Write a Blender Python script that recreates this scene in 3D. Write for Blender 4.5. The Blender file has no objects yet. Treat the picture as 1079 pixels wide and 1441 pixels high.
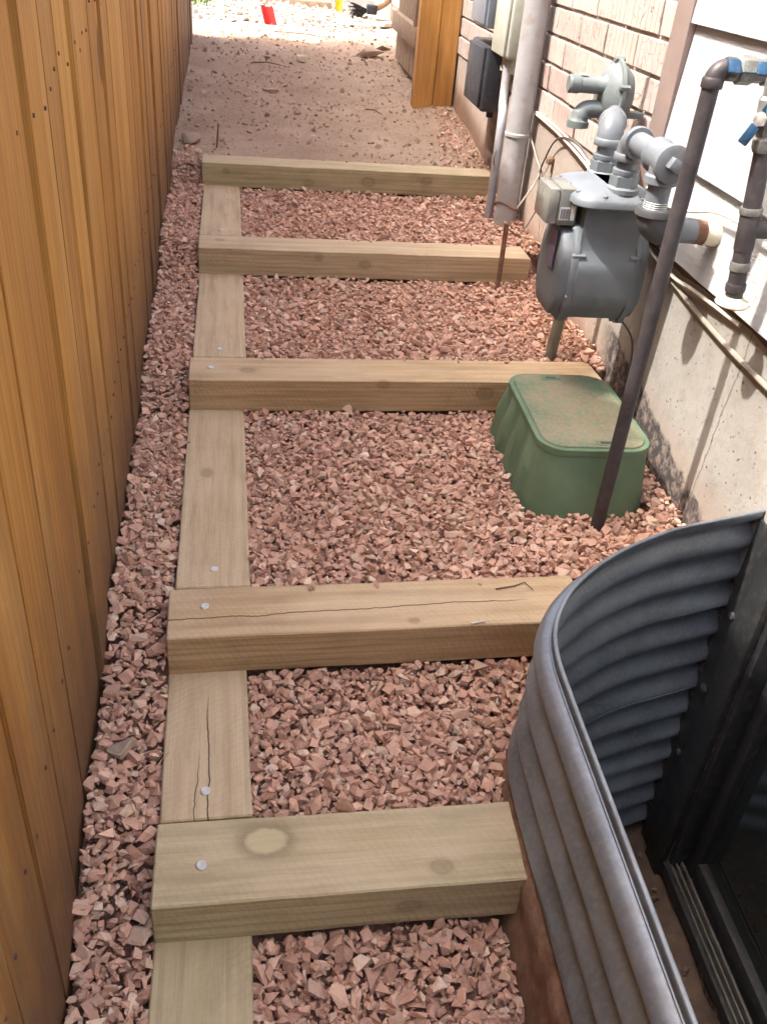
import bpy, bmesh, math, random
import numpy as np
from mathutils import Vector, Matrix, noise as mnoise

random.seed(7); rng = np.random.default_rng(7)
scene = bpy.context.scene
C = scene.collection
PI = math.pi

# ------------------------------------------------------------------ camera, sky, sun, exposure
# World axes: +Y runs up the side yard along the house wall, +X towards the wall, z = 0 is the lowest step's top.
CAM_POS = Vector((0.263, -0.979, 1.157)); PITCH, YAW, ROLL = -0.5818, -0.1521, 0.0957
def cam_axes():
    cy, sy, cp, sp, cr, sr = math.cos(YAW), math.sin(YAW), math.cos(PITCH), math.sin(PITCH), math.cos(ROLL), math.sin(ROLL)
    f = Vector((-sy*cp, cy*cp, sp)); rt = Vector((cy, sy, 0)); up = rt.cross(f)
    return cr*rt + sr*up, -sr*rt + cr*up, f
AX_R, AX_U, AX_F = cam_axes()
cam_data = bpy.data.cameras.new('camera'); cam = bpy.data.objects.new('camera', cam_data); C.objects.link(cam)
m = Matrix((AX_R, AX_U, -AX_F)).transposed().to_4x4(); m.translation = CAM_POS
cam.matrix_world = m
cam_data.sensor_fit = 'VERTICAL'; cam_data.sensor_height = 24.0; cam_data.lens = 24.0*1242.3/1441
cam_data.clip_start = 0.02; cam_data.clip_end = 500
scene.camera = cam

SUN_ELEV = math.radians(58.0)
world = bpy.data.worlds.new('World'); scene.world = world; world.use_nodes = True
wn = world.node_tree; bg = wn.nodes['Background']
sky = wn.nodes.new('ShaderNodeTexSky'); sky.sky_type = 'NISHITA'; sky.sun_disc = False
sky.sun_elevation = SUN_ELEV; sky.sun_rotation = math.radians(-90)
sky.air_density = 0.75; sky.dust_density = 6.0; sky.ozone_density = 0.3
wn.links.new(sky.outputs[0], bg.inputs[0]); bg.inputs[1].default_value = 0.15
sun_data = bpy.data.lights.new('sun', 'SUN'); sun_data.energy = 2.0; sun_data.angle = math.radians(1.2)
sun_data.color = (1.0, 0.95, 0.88)
sun = bpy.data.objects.new('sun', sun_data); C.objects.link(sun)
sun.rotation_euler = Vector((math.cos(SUN_ELEV), 0.06, -math.sin(SUN_ELEV))).to_track_quat('-Z', 'Y').to_euler()
sun.location = (-5, 0, 8)
vs = scene.view_settings
vs.view_transform = 'Standard'; vs.look = 'None'; vs.gamma = 1; vs.use_curve_mapping = False; vs.exposure = 2.22
scene.cycles.max_bounces = 6; scene.cycles.diffuse_bounces = 4; scene.cycles.use_adaptive_sampling = True; scene.cycles.adaptive_threshold = 0.03; scene.cycles.use_denoising = True

# ------------------------------------------------------------------ node helpers
class Mat:
    def __init__(s, name, rough=0.7, metal=0.0, spec=0.4):
        s.m = bpy.data.materials.new(name); s.m.use_nodes = True
        s.t = s.m.node_tree; s.b = s.t.nodes['Principled BSDF']
        s.b.inputs['Roughness'].default_value = rough; s.b.inputs['Metallic'].default_value = metal
        s.b.inputs['Specular IOR Level'].default_value = spec
    def n(s, typ): return s.t.nodes.new('ShaderNode' + typ)
    def put(s, sock, v):
        if isinstance(v, bpy.types.NodeSocket): s.t.links.new(v, sock)
        elif isinstance(v, (tuple, list)) and sock.type == 'RGBA' and len(v) == 3: sock.default_value = (*v, 1)
        else: sock.default_value = v
    def coord(s, kind='Object'):
        return s.n('TexCoord').outputs[kind]
    def pos(s): return s.n('NewGeometry').outputs['Position']
    def sep(s, v):
        q = s.n('SeparateXYZ'); s.put(q.inputs[0], v); return q.outputs
    def scale(s, v, sc, loc=(0, 0, 0)):
        q = s.n('Mapping'); s.put(q.inputs['Vector'], v); q.inputs['Scale'].default_value = sc; s.put(q.inputs['Location'], loc); return q.outputs[0]
    def noise(s, v, sc, det=4, rough=0.55, dist=0.0, color=False):
        q = s.n('TexNoise'); s.put(q.inputs['Vector'], v); q.inputs['Scale'].default_value = sc; q.inputs['Detail'].default_value = det
        q.inputs['Roughness'].default_value = rough; q.inputs['Distortion'].default_value = dist
        return q.outputs['Color' if color else 'Fac']
    def vor(s, v, sc, feature='F1', out='Distance', rnd=1.0):
        q = s.n('TexVoronoi'); q.feature = feature; s.put(q.inputs['Vector'], v); q.inputs['Scale'].default_value = sc
        q.inputs['Randomness'].default_value = rnd; return q.outputs[out]
    def math(s, op, a, b=0.0, c=None, clamp=False):
        q = s.n('Math'); q.operation = op; q.use_clamp = clamp; s.put(q.inputs[0], a); s.put(q.inputs[1], b)
        if c is not None: s.put(q.inputs[2], c)
        return q.outputs[0]
    def rng(s, v, a, b, c=0.0, d=1.0):
        q = s.n('MapRange'); s.put(q.inputs['Value'], v); q.inputs['From Min'].default_value = a; q.inputs['From Max'].default_value = b
        q.inputs['To Min'].default_value = c; q.inputs['To Max'].default_value = d; return q.outputs[0]
    def ramp(s, fac, stops, mode='LINEAR'):
        q = s.n('ValToRGB'); s.put(q.inputs[0], fac); e = q.color_ramp.elements; q.color_ramp.interpolation = mode
        while len(e) < len(stops): e.new(0.5)
        for el, (p, col) in zip(e, stops):
            el.position = p; el.color = (*col, 1) if len(col) == 3 else col
        return q.outputs[0]
    def mix(s, fac, a, b, mode='MIX'):
        q = s.n('Mix'); q.data_type = 'RGBA'; q.blend_type = mode
        s.put(q.inputs[0], fac); s.put(q.inputs[6], a); s.put(q.inputs[7], b); return q.outputs[2]
    def bump(s, h, strength=0.4, dist=0.01, prev=None):
        q = s.n('Bump'); q.inputs['Strength'].default_value = strength; q.inputs['Distance'].default_value = dist
        s.put(q.inputs['Height'], h)
        if prev is not None: s.put(q.inputs['Normal'], prev)
        return q.outputs[0]
    def fin(s, col=None, bump=None, rough=None):
        if col is not None: s.put(s.b.inputs['Base Color'], col)
        if bump is not None: s.put(s.b.inputs['Normal'], bump)
        if rough is not None: s.put(s.b.inputs['Roughness'], rough)
        return s.m

def m_paint(name, col, rough=0.5, metal=0.0, var=0.25, dirt=(0.2, 0.14, 0.1), dirt_amt=0.35, sc=14, spec=0.4, bumps=0.15):
    k = Mat(name, rough, metal, spec); v = k.coord()
    a = k.noise(v, sc, 5, 0.6); c = k.mix(k.rng(a, 0.3, 0.7), tuple(x*(1-var) for x in col), tuple(min(1, x*(1+var)) for x in col))
    d = k.noise(v, sc*2.7, 6, 0.65)
    c = k.mix(k.math('MULTIPLY', k.rng(d, 0.52, 0.72), dirt_amt, clamp=True), c, dirt)
    return k.fin(c, k.bump(k.noise(v, sc*12, 3), bumps, 0.002), k.rng(a, 0.3, 0.7, rough-0.08, min(1, rough+0.12)))

def m_timber(name, tones, knots=(), cracks=(), seed=0.0, green=0.3, sat=1.0):
    """Rough sawn pressure-treated pine; the object's X runs along the grain."""
    k = Mat(name, 0.85, 0, 0.2); v = k.coord(); v2 = k.scale(v, (1, 1, 1), (seed, seed*1.7, seed*0.6))
    xyz = k.sep(v)
    warp = k.noise(k.scale(v2, (1.2, 4, 4)), 3.0, 3, color=True)
    base = k.noise(k.scale(v2, (1.3, 22, 22)), 2.2, 6, 0.62, 0.35)
    fine = k.noise(k.scale(v2, (5, 160, 160)), 2.0, 4, 0.6)
    col = k.ramp(base, [(0.22, tones[0]), (0.5, tones[1]), (0.78, tones[2])])
    col = k.mix(k.rng(fine, 0.4, 0.75, 0.0, 0.26), col, tuple(x*0.62 for x in tones[0]))
    bl = k.noise(k.scale(v2, (2.2, 6, 6)), 1.6, 4)
    col = k.mix(k.rng(bl, 0.5, 0.75, 0, green), col, (0.24, 0.25, 0.10))
    # circular saw marks
    saw = k.n('TexWave'); saw.bands_direction = 'DIAGONAL'; k.put(saw.inputs['Vector'], k.scale(v2, (1, 0.55, 0.55)))
    saw.inputs['Scale'].default_value = 46; saw.inputs['Distortion'].default_value = 5.0; saw.inputs['Detail Scale'].default_value = 2.5; saw.inputs['Detail'].default_value = 2
    col = k.mix(k.math('MULTIPLY', k.rng(saw.outputs['Fac'], 0.5, 1.0), k.rng(k.noise(v2, 6, 3), 0.4, 0.65, 0.06, 0.32), clamp=True), col, tuple(x*0.55 for x in tones[1]))
    h = k.math('ADD', k.math('MULTIPLY', fine, 0.6), k.math('ADD', k.math('MULTIPLY', base, 0.4), k.math('MULTIPLY', saw.outputs['Fac'], 0.10)))
    rg = k.n('TexWave'); rg.wave_type = 'RINGS'; rg.rings_direction = 'X'; k.put(rg.inputs['Vector'], k.scale(v, (0.12, 1, 1), (0, -0.03-0.013*(seed % 5), 0.10+0.02*(seed % 3))))
    rg.inputs['Scale'].default_value = 26; rg.inputs['Distortion'].default_value = 2.2; rg.inputs['Detail'].default_value = 2; rg.inputs['Detail Scale'].default_value = 3.0
    col = k.mix(k.math('MULTIPLY', k.rng(rg.outputs['Fac'], 0.55, 0.95), k.rng(k.noise(v2, 5, 3), 0.35, 0.7, 0.1, 0.42), clamp=True), col, tuple(x*0.62 for x in tones[0]))
    dirt = k.noise(v2, 9, 6, 0.7)
    col = k.mix(k.rng(dirt, 0.56, 0.74, 0, 0.35), col, (0.18, 0.12, 0.08))
    streak = k.noise(k.scale(v2, (0.9, 55, 55)), 1.6, 5, 0.7)
    col = k.mix(k.rng(streak, 0.55, 0.72, 0, 0.5), col, tuple(x*0.75 for x in tones[0]))
    up_ = k.sep(k.n('NewGeometry').outputs['Normal'])[2]          # upper faces mixed towards a pale tan
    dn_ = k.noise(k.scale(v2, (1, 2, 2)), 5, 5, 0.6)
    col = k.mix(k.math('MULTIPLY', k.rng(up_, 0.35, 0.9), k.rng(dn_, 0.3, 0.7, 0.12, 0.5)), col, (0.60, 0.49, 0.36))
    wob = k.noise(k.scale(v2, (4, 1, 1)), 2.5, 5, 0.65)
    for kx, ky, kz, r in knots:
        q = k.n('VectorMath'); q.operation = 'DISTANCE'; k.put(q.inputs[0], k.scale(v, (0.72, 1, 1))); q.inputs[1].default_value = (kx*0.72, ky, kz)
        d = k.math('MULTIPLY', q.outputs['Value'], 1.0/r)
        d = k.math('ADD', d, k.math('MULTIPLY', k.math('SUBTRACT', wob, 0.5), 0.5))
        d = k.math('ADD', d, k.math('MULTIPLY', k.math('SUBTRACT', k.noise(v2, 60, 4, 0.6), 0.5), 0.45))
        pale = (min(1, tones[2][0]*0.98), min(1, tones[2][1]*1.0), tones[2][2]*0.9)
        col = k.mix(k.rng(d, 0.7, 0.95, 0.38, 0.0), col, pale if r > 0.025 else tuple(x*(0.75 if r > 0.015 else 0.5) for x in tones[0]))
        rimm = k.math('MULTIPLY', k.rng(d, 0.72, 0.98, 0, 1), k.rng(d, 0.98, 1.5, 1, 0), clamp=True)
        halo = k.math('MULTIPLY', k.rng(d, 1.0, 2.2, 0.16, 0), k.rng(d, 0.8, 1.0), clamp=True)
        col = k.mix(k.math('MULTIPLY', rimm, 0.38), col, tuple(x*0.42 for x in tones[0]))
        col = k.mix(halo, col, tuple(x*0.6 for x in tones[0]))
    for axis, pos, slope, w, x0, x1 in cracks:      # drying checks that run with the grain
        a = k.math('SUBTRACT', xyz[axis], k.math('ADD', pos, k.math('ADD', k.math('MULTIPLY', xyz[0], slope), k.math('MULTIPLY', k.math('SUBTRACT', wob, 0.5), 0.02))))
        a = k.math('ABSOLUTE', a)
        ends = k.math('MULTIPLY', k.rng(xyz[0], x0, x0+0.08), k.rng(xyz[0], x1-0.08, x1, 1, 0), clamp=True)
        mk = k.math('MULTIPLY', k.rng(a, w*0.4, w, 1, 0), ends, clamp=True)
        col = k.mix(k.math('MULTIPLY', mk, 0.9), col, (0.045, 0.03, 0.018)); h = k.math('SUBTRACT', h, k.math('MULTIPLY', mk, 1.5))
    return k.fin(col, k.bump(h, 0.6, 0.004))

def m_cedar(name, vary=True):
    """Stained fence board; the object's Z runs along the grain, each board shifted by its own random number."""
    k = Mat(name, 0.62, 0, 0.3); v = k.coord(); r = k.n('ObjectInfo').outputs['Random']
    cmb = k.n('CombineXYZ'); k.put(cmb.inputs[0], k.math('MULTIPLY', r, 31.0)); k.put(cmb.inputs[2], k.math('MULTIPLY', r, 17.0))
    q = k.n('VectorMath'); q.operation = 'ADD'; k.put(q.inputs[0], v); k.put(q.inputs[1], cmb.outputs[0]); v2 = q.outputs[0]
    base = k.noise(k.scale(v2, (9, 9, 0.55)), 2.2, 6, 0.6, 0.5)
    fine = k.noise(k.scale(v2, (120, 120, 2.6)), 1.6, 5, 0.6, 0.2)
    wv = k.n('TexWave'); wv.bands_direction = 'Y'; k.put(wv.inputs['Vector'], k.scale(v2, (1, 1, 0.05))); wv.inputs['Scale'].default_value = 16
    wv.inputs['Distortion'].default_value = 7; wv.inputs['Detail'].default_value = 3; wv.inputs['Detail Scale'].default_value = 1.4
    col = k.ramp(base, [(0.25, (0.27, 0.126, 0.029)), (0.5, (0.45, 0.235, 0.060)), (0.75, (0.57, 0.335, 0.102))])
    col = k.mix(k.rng(fine, 0.42, 0.7, 0, 0.45), col, (0.22, 0.085, 0.018))
    col = k.mix(k.math('MULTIPLY', k.rng(wv.outputs['Fac'], 0.5, 0.95), 0.28, clamp=True), col, (0.25, 0.095, 0.022))
    tone = k.ramp(r, [(0.0, (0.78, 0.70, 0.62)), (0.25, (1.08, 1.05, 0.98)), (0.5, (0.88, 0.82, 0.73)), (0.75, (1.18, 1.2, 1.18)), (1.0, (0.84, 0.79, 0.73))])
    if vary: col = k.mix(1.0, col, tone, 'MULTIPLY')
    else: col = k.mix(1.0, col, (1.35, 1.3, 1.25), 'MULTIPLY')  # brighter multiply paints sunlight into the gate post's colour
    grey = k.noise(k.scale(v2, (7, 7, 0.9)), 2.0, 4)
    col = k.mix(k.rng(grey, 0.55, 0.8, 0, 0.4), col, (0.34, 0.26, 0.15))
    # knots
    vd = k.vor(k.scale(v2, (3.4, 3.4, 2.2)), 1.0); kn = k.rng(vd, 0.09, 0.13, 1, 0)
    col = k.mix(k.math('MULTIPLY', kn, 0.75, clamp=True), col, (0.10, 0.04, 0.012))
    # soil splash on the board bottoms, spread higher to paint in the light falloff
    zz = k.sep(v)[2]; sp = k.noise(k.scale(v2, (5, 5, 3)), 4.0, 6, 0.7)
    st = k.rng(k.math('ADD', zz, k.math('MULTIPLY', k.math('SUBTRACT', sp, 0.5), -0.5)), 0.2, 0.72, 1.0, 0.0)
    col = k.mix(k.math('MULTIPLY', st, 0.85 if vary else 0.2, clamp=True), col, (0.105, 0.060, 0.038))
    h = k.math('ADD', k.math('MULTIPLY', fine, 0.7), k.math('MULTIPLY', wv.outputs['Fac'], 0.25))
    return k.fin(col, k.bump(h, 0.35, 0.004))

def m_stone(name, stops, dusty=(0.58, 0.42, 0.33), dark=(0.20, 0.085, 0.07)):
    k = Mat(name, 0.85, 0, 0.25); g = k.n('NewGeometry'); o = k.n('ObjectInfo').outputs['Random']; v = k.pos()
    r = k.math('FRACT', k.math('ADD', g.outputs['Random Per Island'], k.math('MULTIPLY', o, 7.31)))
    r2 = k.math('FRACT', k.math('MULTIPLY', r, 43.7))
    c = k.ramp(r, stops)
    c = k.mix(1.0, c, k.ramp(r2, [(0, (0.78, 0.77, 0.78)), (0.5, (1.0, 1.0, 1.0)), (1, (1.18, 1.16, 1.15))]), 'MULTIPLY')
    n1 = k.noise(v, 90, 5, 0.65); c = k.mix(k.rng(n1, 0.45, 0.75, 0, 0.55), c, dusty)
    n2 = k.noise(v, 240, 3, 0.6); c = k.mix(k.rng(n2, 0.5, 0.8, 0, 0.35), c, dark)
    return k.fin(c, k.bump(k.math('ADD', n1, k.math('MULTIPLY', n2, 0.5)), 0.3, 0.003))

# ------------------------------------------------------------------ geometry helpers
class G:
    def __init__(s): s.v = []; s.f = []
    def add(s, vs, fs, mtx=None):
        o = len(s.v)
        s.v += [tuple(mtx @ Vector(p)) if mtx is not None else tuple(p) for p in vs]
        s.f += [tuple(i+o for i in f) for f in fs]; return s
    def box(s, x0, x1, y0, y1, z0, z1, mtx=None):
        return s.add([(x0, y0, z0), (x1, y0, z0), (x1, y1, z0), (x0, y1, z0), (x0, y0, z1), (x1, y0, z1), (x1, y1, z1), (x0, y1, z1)],
                     [(0, 3, 2, 1), (4, 5, 6, 7), (0, 1, 5, 4), (1, 2, 6, 5), (2, 3, 7, 6), (3, 0, 4, 7)], mtx)
    def bbox(s, x0, x1, y0, y1, z0, z1, bev=0.004, seg=2, mtx=None):
        bm = bmesh.new(); bmesh.ops.create_cube(bm, size=1)
        for q in bm.verts: q.co = Vector(((x0+x1)/2 + q.co.x*(x1-x0), (y0+y1)/2 + q.co.y*(y1-y0), (z0+z1)/2 + q.co.z*(z1-z0)))
        bmesh.ops.bevel(bm, geom=bm.edges[:], offset=bev, segments=seg, affect='EDGES', profile=0.5)
        return s.bm(bm, mtx)
    def bm(s, bm, mtx=None):
        bm.verts.index_update(); s.add([q.co.copy() for q in bm.verts], [[q.index for q in f.verts] for f in bm.faces], mtx); bm.free(); return s
    def tube(s, pts, r, n=12, caps=True, smooth=0):
        pts = [Vector(p) for p in pts]
        if smooth: pts = catmull(pts, smooth)
        rs = r if isinstance(r, (list, tuple)) else [r]*len(pts)
        if len(rs) != len(pts): rs = list(np.interp(np.linspace(0, 1, len(pts)), np.linspace(0, 1, len(rs)), rs))
        up = None; vs = []; fs = []
        for i, p in enumerate(pts):
            t = (pts[min(i+1, len(pts)-1)] - pts[max(i-1, 0)]).normalized()
            if up is None: up = t.orthogonal().normalized()
            else: up = (up - t*up.dot(t)).normalized()
            b = t.cross(up)
            for j in range(n):
                a = 2*PI*j/n; vs.append(p + (up*math.cos(a) + b*math.sin(a))*rs[i])
        for i in range(len(pts)-1):
            for j in range(n): fs.append((i*n+j, i*n+(j+1) % n, (i+1)*n+(j+1) % n, (i+1)*n+j))
        if caps: fs.append(tuple(range(n))[::-1]); fs.append(tuple(range((len(pts)-1)*n, len(pts)*n)))
        return s.add(vs, fs)
    def lathe(s, o, axis, prof, n=20, phase=0.0):
        """prof: (radius, distance along axis)"""
        o = Vector(o); t = Vector(axis).normalized(); u = t.orthogonal().normalized(); b = t.cross(u); vs = []; fs = []
        for r, h in prof:
            for j in range(n):
                a = 2*PI*j/n + phase; vs.append(o + t*h + (u*math.cos(a) + b*math.sin(a))*max(r, 1e-4))
        for i in range(len(prof)-1):
            for j in range(n): fs.append((i*n+j, i*n+(j+1) % n, (i+1)*n+(j+1) % n, (i+1)*n+j))
        fs.append(tuple(range(n))[::-1]); fs.append(tuple(range((len(prof)-1)*n, len(prof)*n)))
        return s.add(vs, fs)
    def extrude(s, loop, axis_vec, mtx=None):
        """closed loop of 3-D points pushed along axis_vec"""
        a = [Vector(p) for p in loop]; n = len(a); d = Vector(axis_vec)
        return s.add(a + [p+d for p in a], [tuple(range(n))[::-1], tuple(range(n, 2*n))] + [(i, (i+1) % n, n+(i+1) % n, n+i) for i in range(n)], mtx)
    def loft(s, loops, cap=True):
        n = len(loops[0]); vs = [Vector(p) for l in loops for p in l]; fs = []
        for i in range(len(loops)-1):
            for j in range(n): fs.append((i*n+j, i*n+(j+1) % n, (i+1)*n+(j+1) % n, (i+1)*n+j))
        if cap: fs.append(tuple(range(n))[::-1]); fs.append(tuple(range((len(loops)-1)*n, len(loops)*n)))
        return s.add(vs, fs)

def catmull(pts, k):
    out = []; n = len(pts)
    for i in range(n-1):
        p0, p1, p2, p3 = pts[max(i-1, 0)], pts[i], pts[i+1], pts[min(i+2, n-1)]
        for j in range(k):
            t = j/k
            out.append(0.5*((2*p1) + (p2-p0)*t + (2*p0-5*p1+4*p2-p3)*t*t + (3*p1-p0-3*p2+p3)*t**3))
    out.append(pts[-1]); return out

def mesh_of(name, g, mat, ang=35, flat=False, recalc=True):
    me = bpy.data.meshes.new(name); me.from_pydata(g.v, [], g.f); me.update()
    if recalc:
        bm = bmesh.new(); bm.from_mesh(me); bmesh.ops.recalc_face_normals(bm, faces=bm.faces[:]); bm.to_mesh(me); bm.free()
    if not flat:
        me.polygons.foreach_set('use_smooth', [True]*len(me.polygons)); me.set_sharp_from_angle(angle=math.radians(ang))
    if mat is not None: me.materials.append(mat)
    return me
def tag(o, label=None, cat=None, group=None, kind=None):
    if label: o['label'] = label
    if cat: o['category'] = cat
    if group: o['group'] = group
    if kind: o['kind'] = kind
    return o
def root_loc(o):
    p = Vector((0, 0, 0))
    while o is not None: p = p + o.location; o = o.parent
    return p
def thing(name, loc, label, cat, group=None):
    o = bpy.data.objects.new(name, None); C.objects.link(o); o.location = loc; o.empty_display_size = 0.05
    return tag(o, label, cat, group)
def part(name, g, mat, parent, ang=35, flat=False):
    """geometry is given in world coordinates"""
    L = root_loc(parent); g.v = [(p[0]-L.x, p[1]-L.y, p[2]-L.z) for p in g.v]
    o = bpy.data.objects.new(name, mesh_of(name, g, mat, ang, flat)); C.objects.link(o); o.parent = parent; return o
def solo(name, g, mat, loc, label, cat, group=None, ang=35, flat=False, rz=0.0):
    """a thing that is one mesh; geometry in world coordinates (local when rz is used)"""
    L = Vector(loc)
    if rz == 0.0: g.v = [(p[0]-L.x, p[1]-L.y, p[2]-L.z) for p in g.v]
    o = bpy.data.objects.new(name, mesh_of(name, g, mat, ang, flat)); C.objects.link(o); o.location = L; o.rotation_euler.z = rz
    return tag(o, label, cat, group)
def struct(name, g, mat, kind='structure', ang=35, flat=False):
    o = bpy.data.objects.new(name, mesh_of(name, g, mat, ang, flat)); C.objects.link(o); o['kind'] = kind; return o

# the stairs and the fence stand 2.65 degrees off the house wall
SA = 0.04618; cS, sS = math.cos(SA), math.sin(SA)
def S(x, y, z=0.0): return Vector((x*cS - y*sS, x*sS + y*cS, z))
def Si(x, y): return x*cS + y*sS, -x*sS + y*cS
WALL = 1.188
RISE, TW = 0.0856, 0.14
STEP = [(-0.245, 0.092, -0.007), (0.215, 0.093, 0.014), (1.091, 0.1036, 0.006), (1.894, 0.109, 0.003), (2.694, 0.104, -0.001)]  # front y, left x, turn
STEP_Z = [i*RISE for i in range(5)]

# window well outline in plan
WELL = [Vector(p) for p in [(1.205, .334), (1.16, .319), (1.08, .294), (.985, .263), (.887, .212), (.821, .166), (.762, .112), (.724, .063), (.693, .004), (.678, -.058), (.675, -.137), (.675, -.289), (.675, -.45)]]
WELL += [Vector((p.x, -0.9 - p.y)) for p in WELL[:-1][::-1]]
def resample(pts, d):
    fine = catmull(pts, 24); out = [fine[0]]; acc = 0
    for a, b in zip(fine, fine[1:]):
        acc += (b-a).length
        if acc >= d: out.append(b); acc = 0
    out.append(fine[-1]); return out
WP = resample(WELL, 0.014)
WN = []
for i in range(len(WP)):
    t = (WP[min(i+1, len(WP)-1)] - WP[max(i-1, 0)]).normalized(); WN.append(Vector((t.y, -t.x)))
def well_poly(off): return [p + n*off for p, n in zip(WP, WN)] + [Vector((1.3, WP[-1].y - off)), Vector((1.3, WP[0].y + off))]
def inside(poly, x, y):
    c = False; j = len(poly)-1
    for i in range(len(poly)):
        a, b = poly[i], poly[j]
        if (a.y > y) != (b.y > y) and x < (b.x-a.x)*(y-a.y)/(b.y-a.y) + a.x: c = not c
        j = i
    return c

# ------------------------------------------------------------------ materials
M = {}
def m_ground():
    k = Mat('soil', 0.95, 0, 0.15); v = k.pos()
    a = k.noise(v, 2.2, 8, 0.65); b = k.noise(v, 28, 6, 0.7); c2 = k.noise(v, 110, 4, 0.7)
    col = k.ramp(a, [(0.3, (0.28, 0.195, 0.135)), (0.5, (0.37, 0.27, 0.195)), (0.7, (0.45, 0.345, 0.26))])
    col = k.mix(k.rng(b, 0.45, 0.75, 0, 0.5), col, (0.30, 0.19, 0.14))
    col = k.mix(k.rng(c2, 0.5, 0.75, 0, 0.6), col, (0.60, 0.49, 0.40))
    y = k.sep(v)[1]
    col = k.mix(k.math('MULTIPLY', k.rng(y, 2.6, 2.95, 1, 0), 0.85), col, (0.30, 0.165, 0.125))      # damp soil under the gravel
    far = k.rng(k.math('ADD', y, k.math('MULTIPLY', k.math('SUBTRACT', a, 0.5), 2.5)), 5.9, 6.5)
    col = k.mix(k.math('MULTIPLY', far, 0.8), col, (0.45, 0.40, 0.34))
    return k.fin(col, k.bump(k.math('ADD', b, k.math('MULTIPLY', c2, 0.4)), 0.9, 0.015))
M['ground'] = m_ground()
M['well_soil'] = m_paint('well_soil', (0.075, 0.05, 0.036), 0.95, 0, 0.4, sc=14, dirt=(0.06, 0.04, 0.03), dirt_amt=0.6, spec=0.1, bumps=0.8)
M['gravel'] = m_stone('red_gravel', [(0.0, (0.42, 0.235, 0.165)), (0.3, (0.565, 0.35, 0.262)), (0.6, (0.51, 0.30, 0.218)), (0.82, (0.60, 0.40, 0.30)), (0.95, (0.62, 0.46, 0.35)), (1.0, (0.67, 0.53, 0.43))])
M['white_gravel'] = m_stone('white_gravel', [(0.0, (0.34, 0.29, 0.24)), (0.5, (0.48, 0.43, 0.37)), (1.0, (0.60, 0.56, 0.50))], (0.5, 0.46, 0.41), (0.3, 0.26, 0.22))
M['dirt_stone'] = m_stone('dirt_stone', [(0.0, (0.32, 0.225, 0.16)), (0.6, (0.42, 0.31, 0.225)), (0.85, (0.50, 0.36, 0.28)), (1.0, (0.66, 0.56, 0.48))], (0.46, 0.35, 0.26), (0.33, 0.235, 0.17))
M['debris'] = m_stone('debris', [(0, (0.09, 0.06, 0.042)), (0.7, (0.13, 0.085, 0.06)), (1, (0.2, 0.14, 0.1))], (0.14, 0.095, 0.07), (0.07, 0.045, 0.03))
M['cedar'] = m_cedar('stained_cedar')

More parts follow.
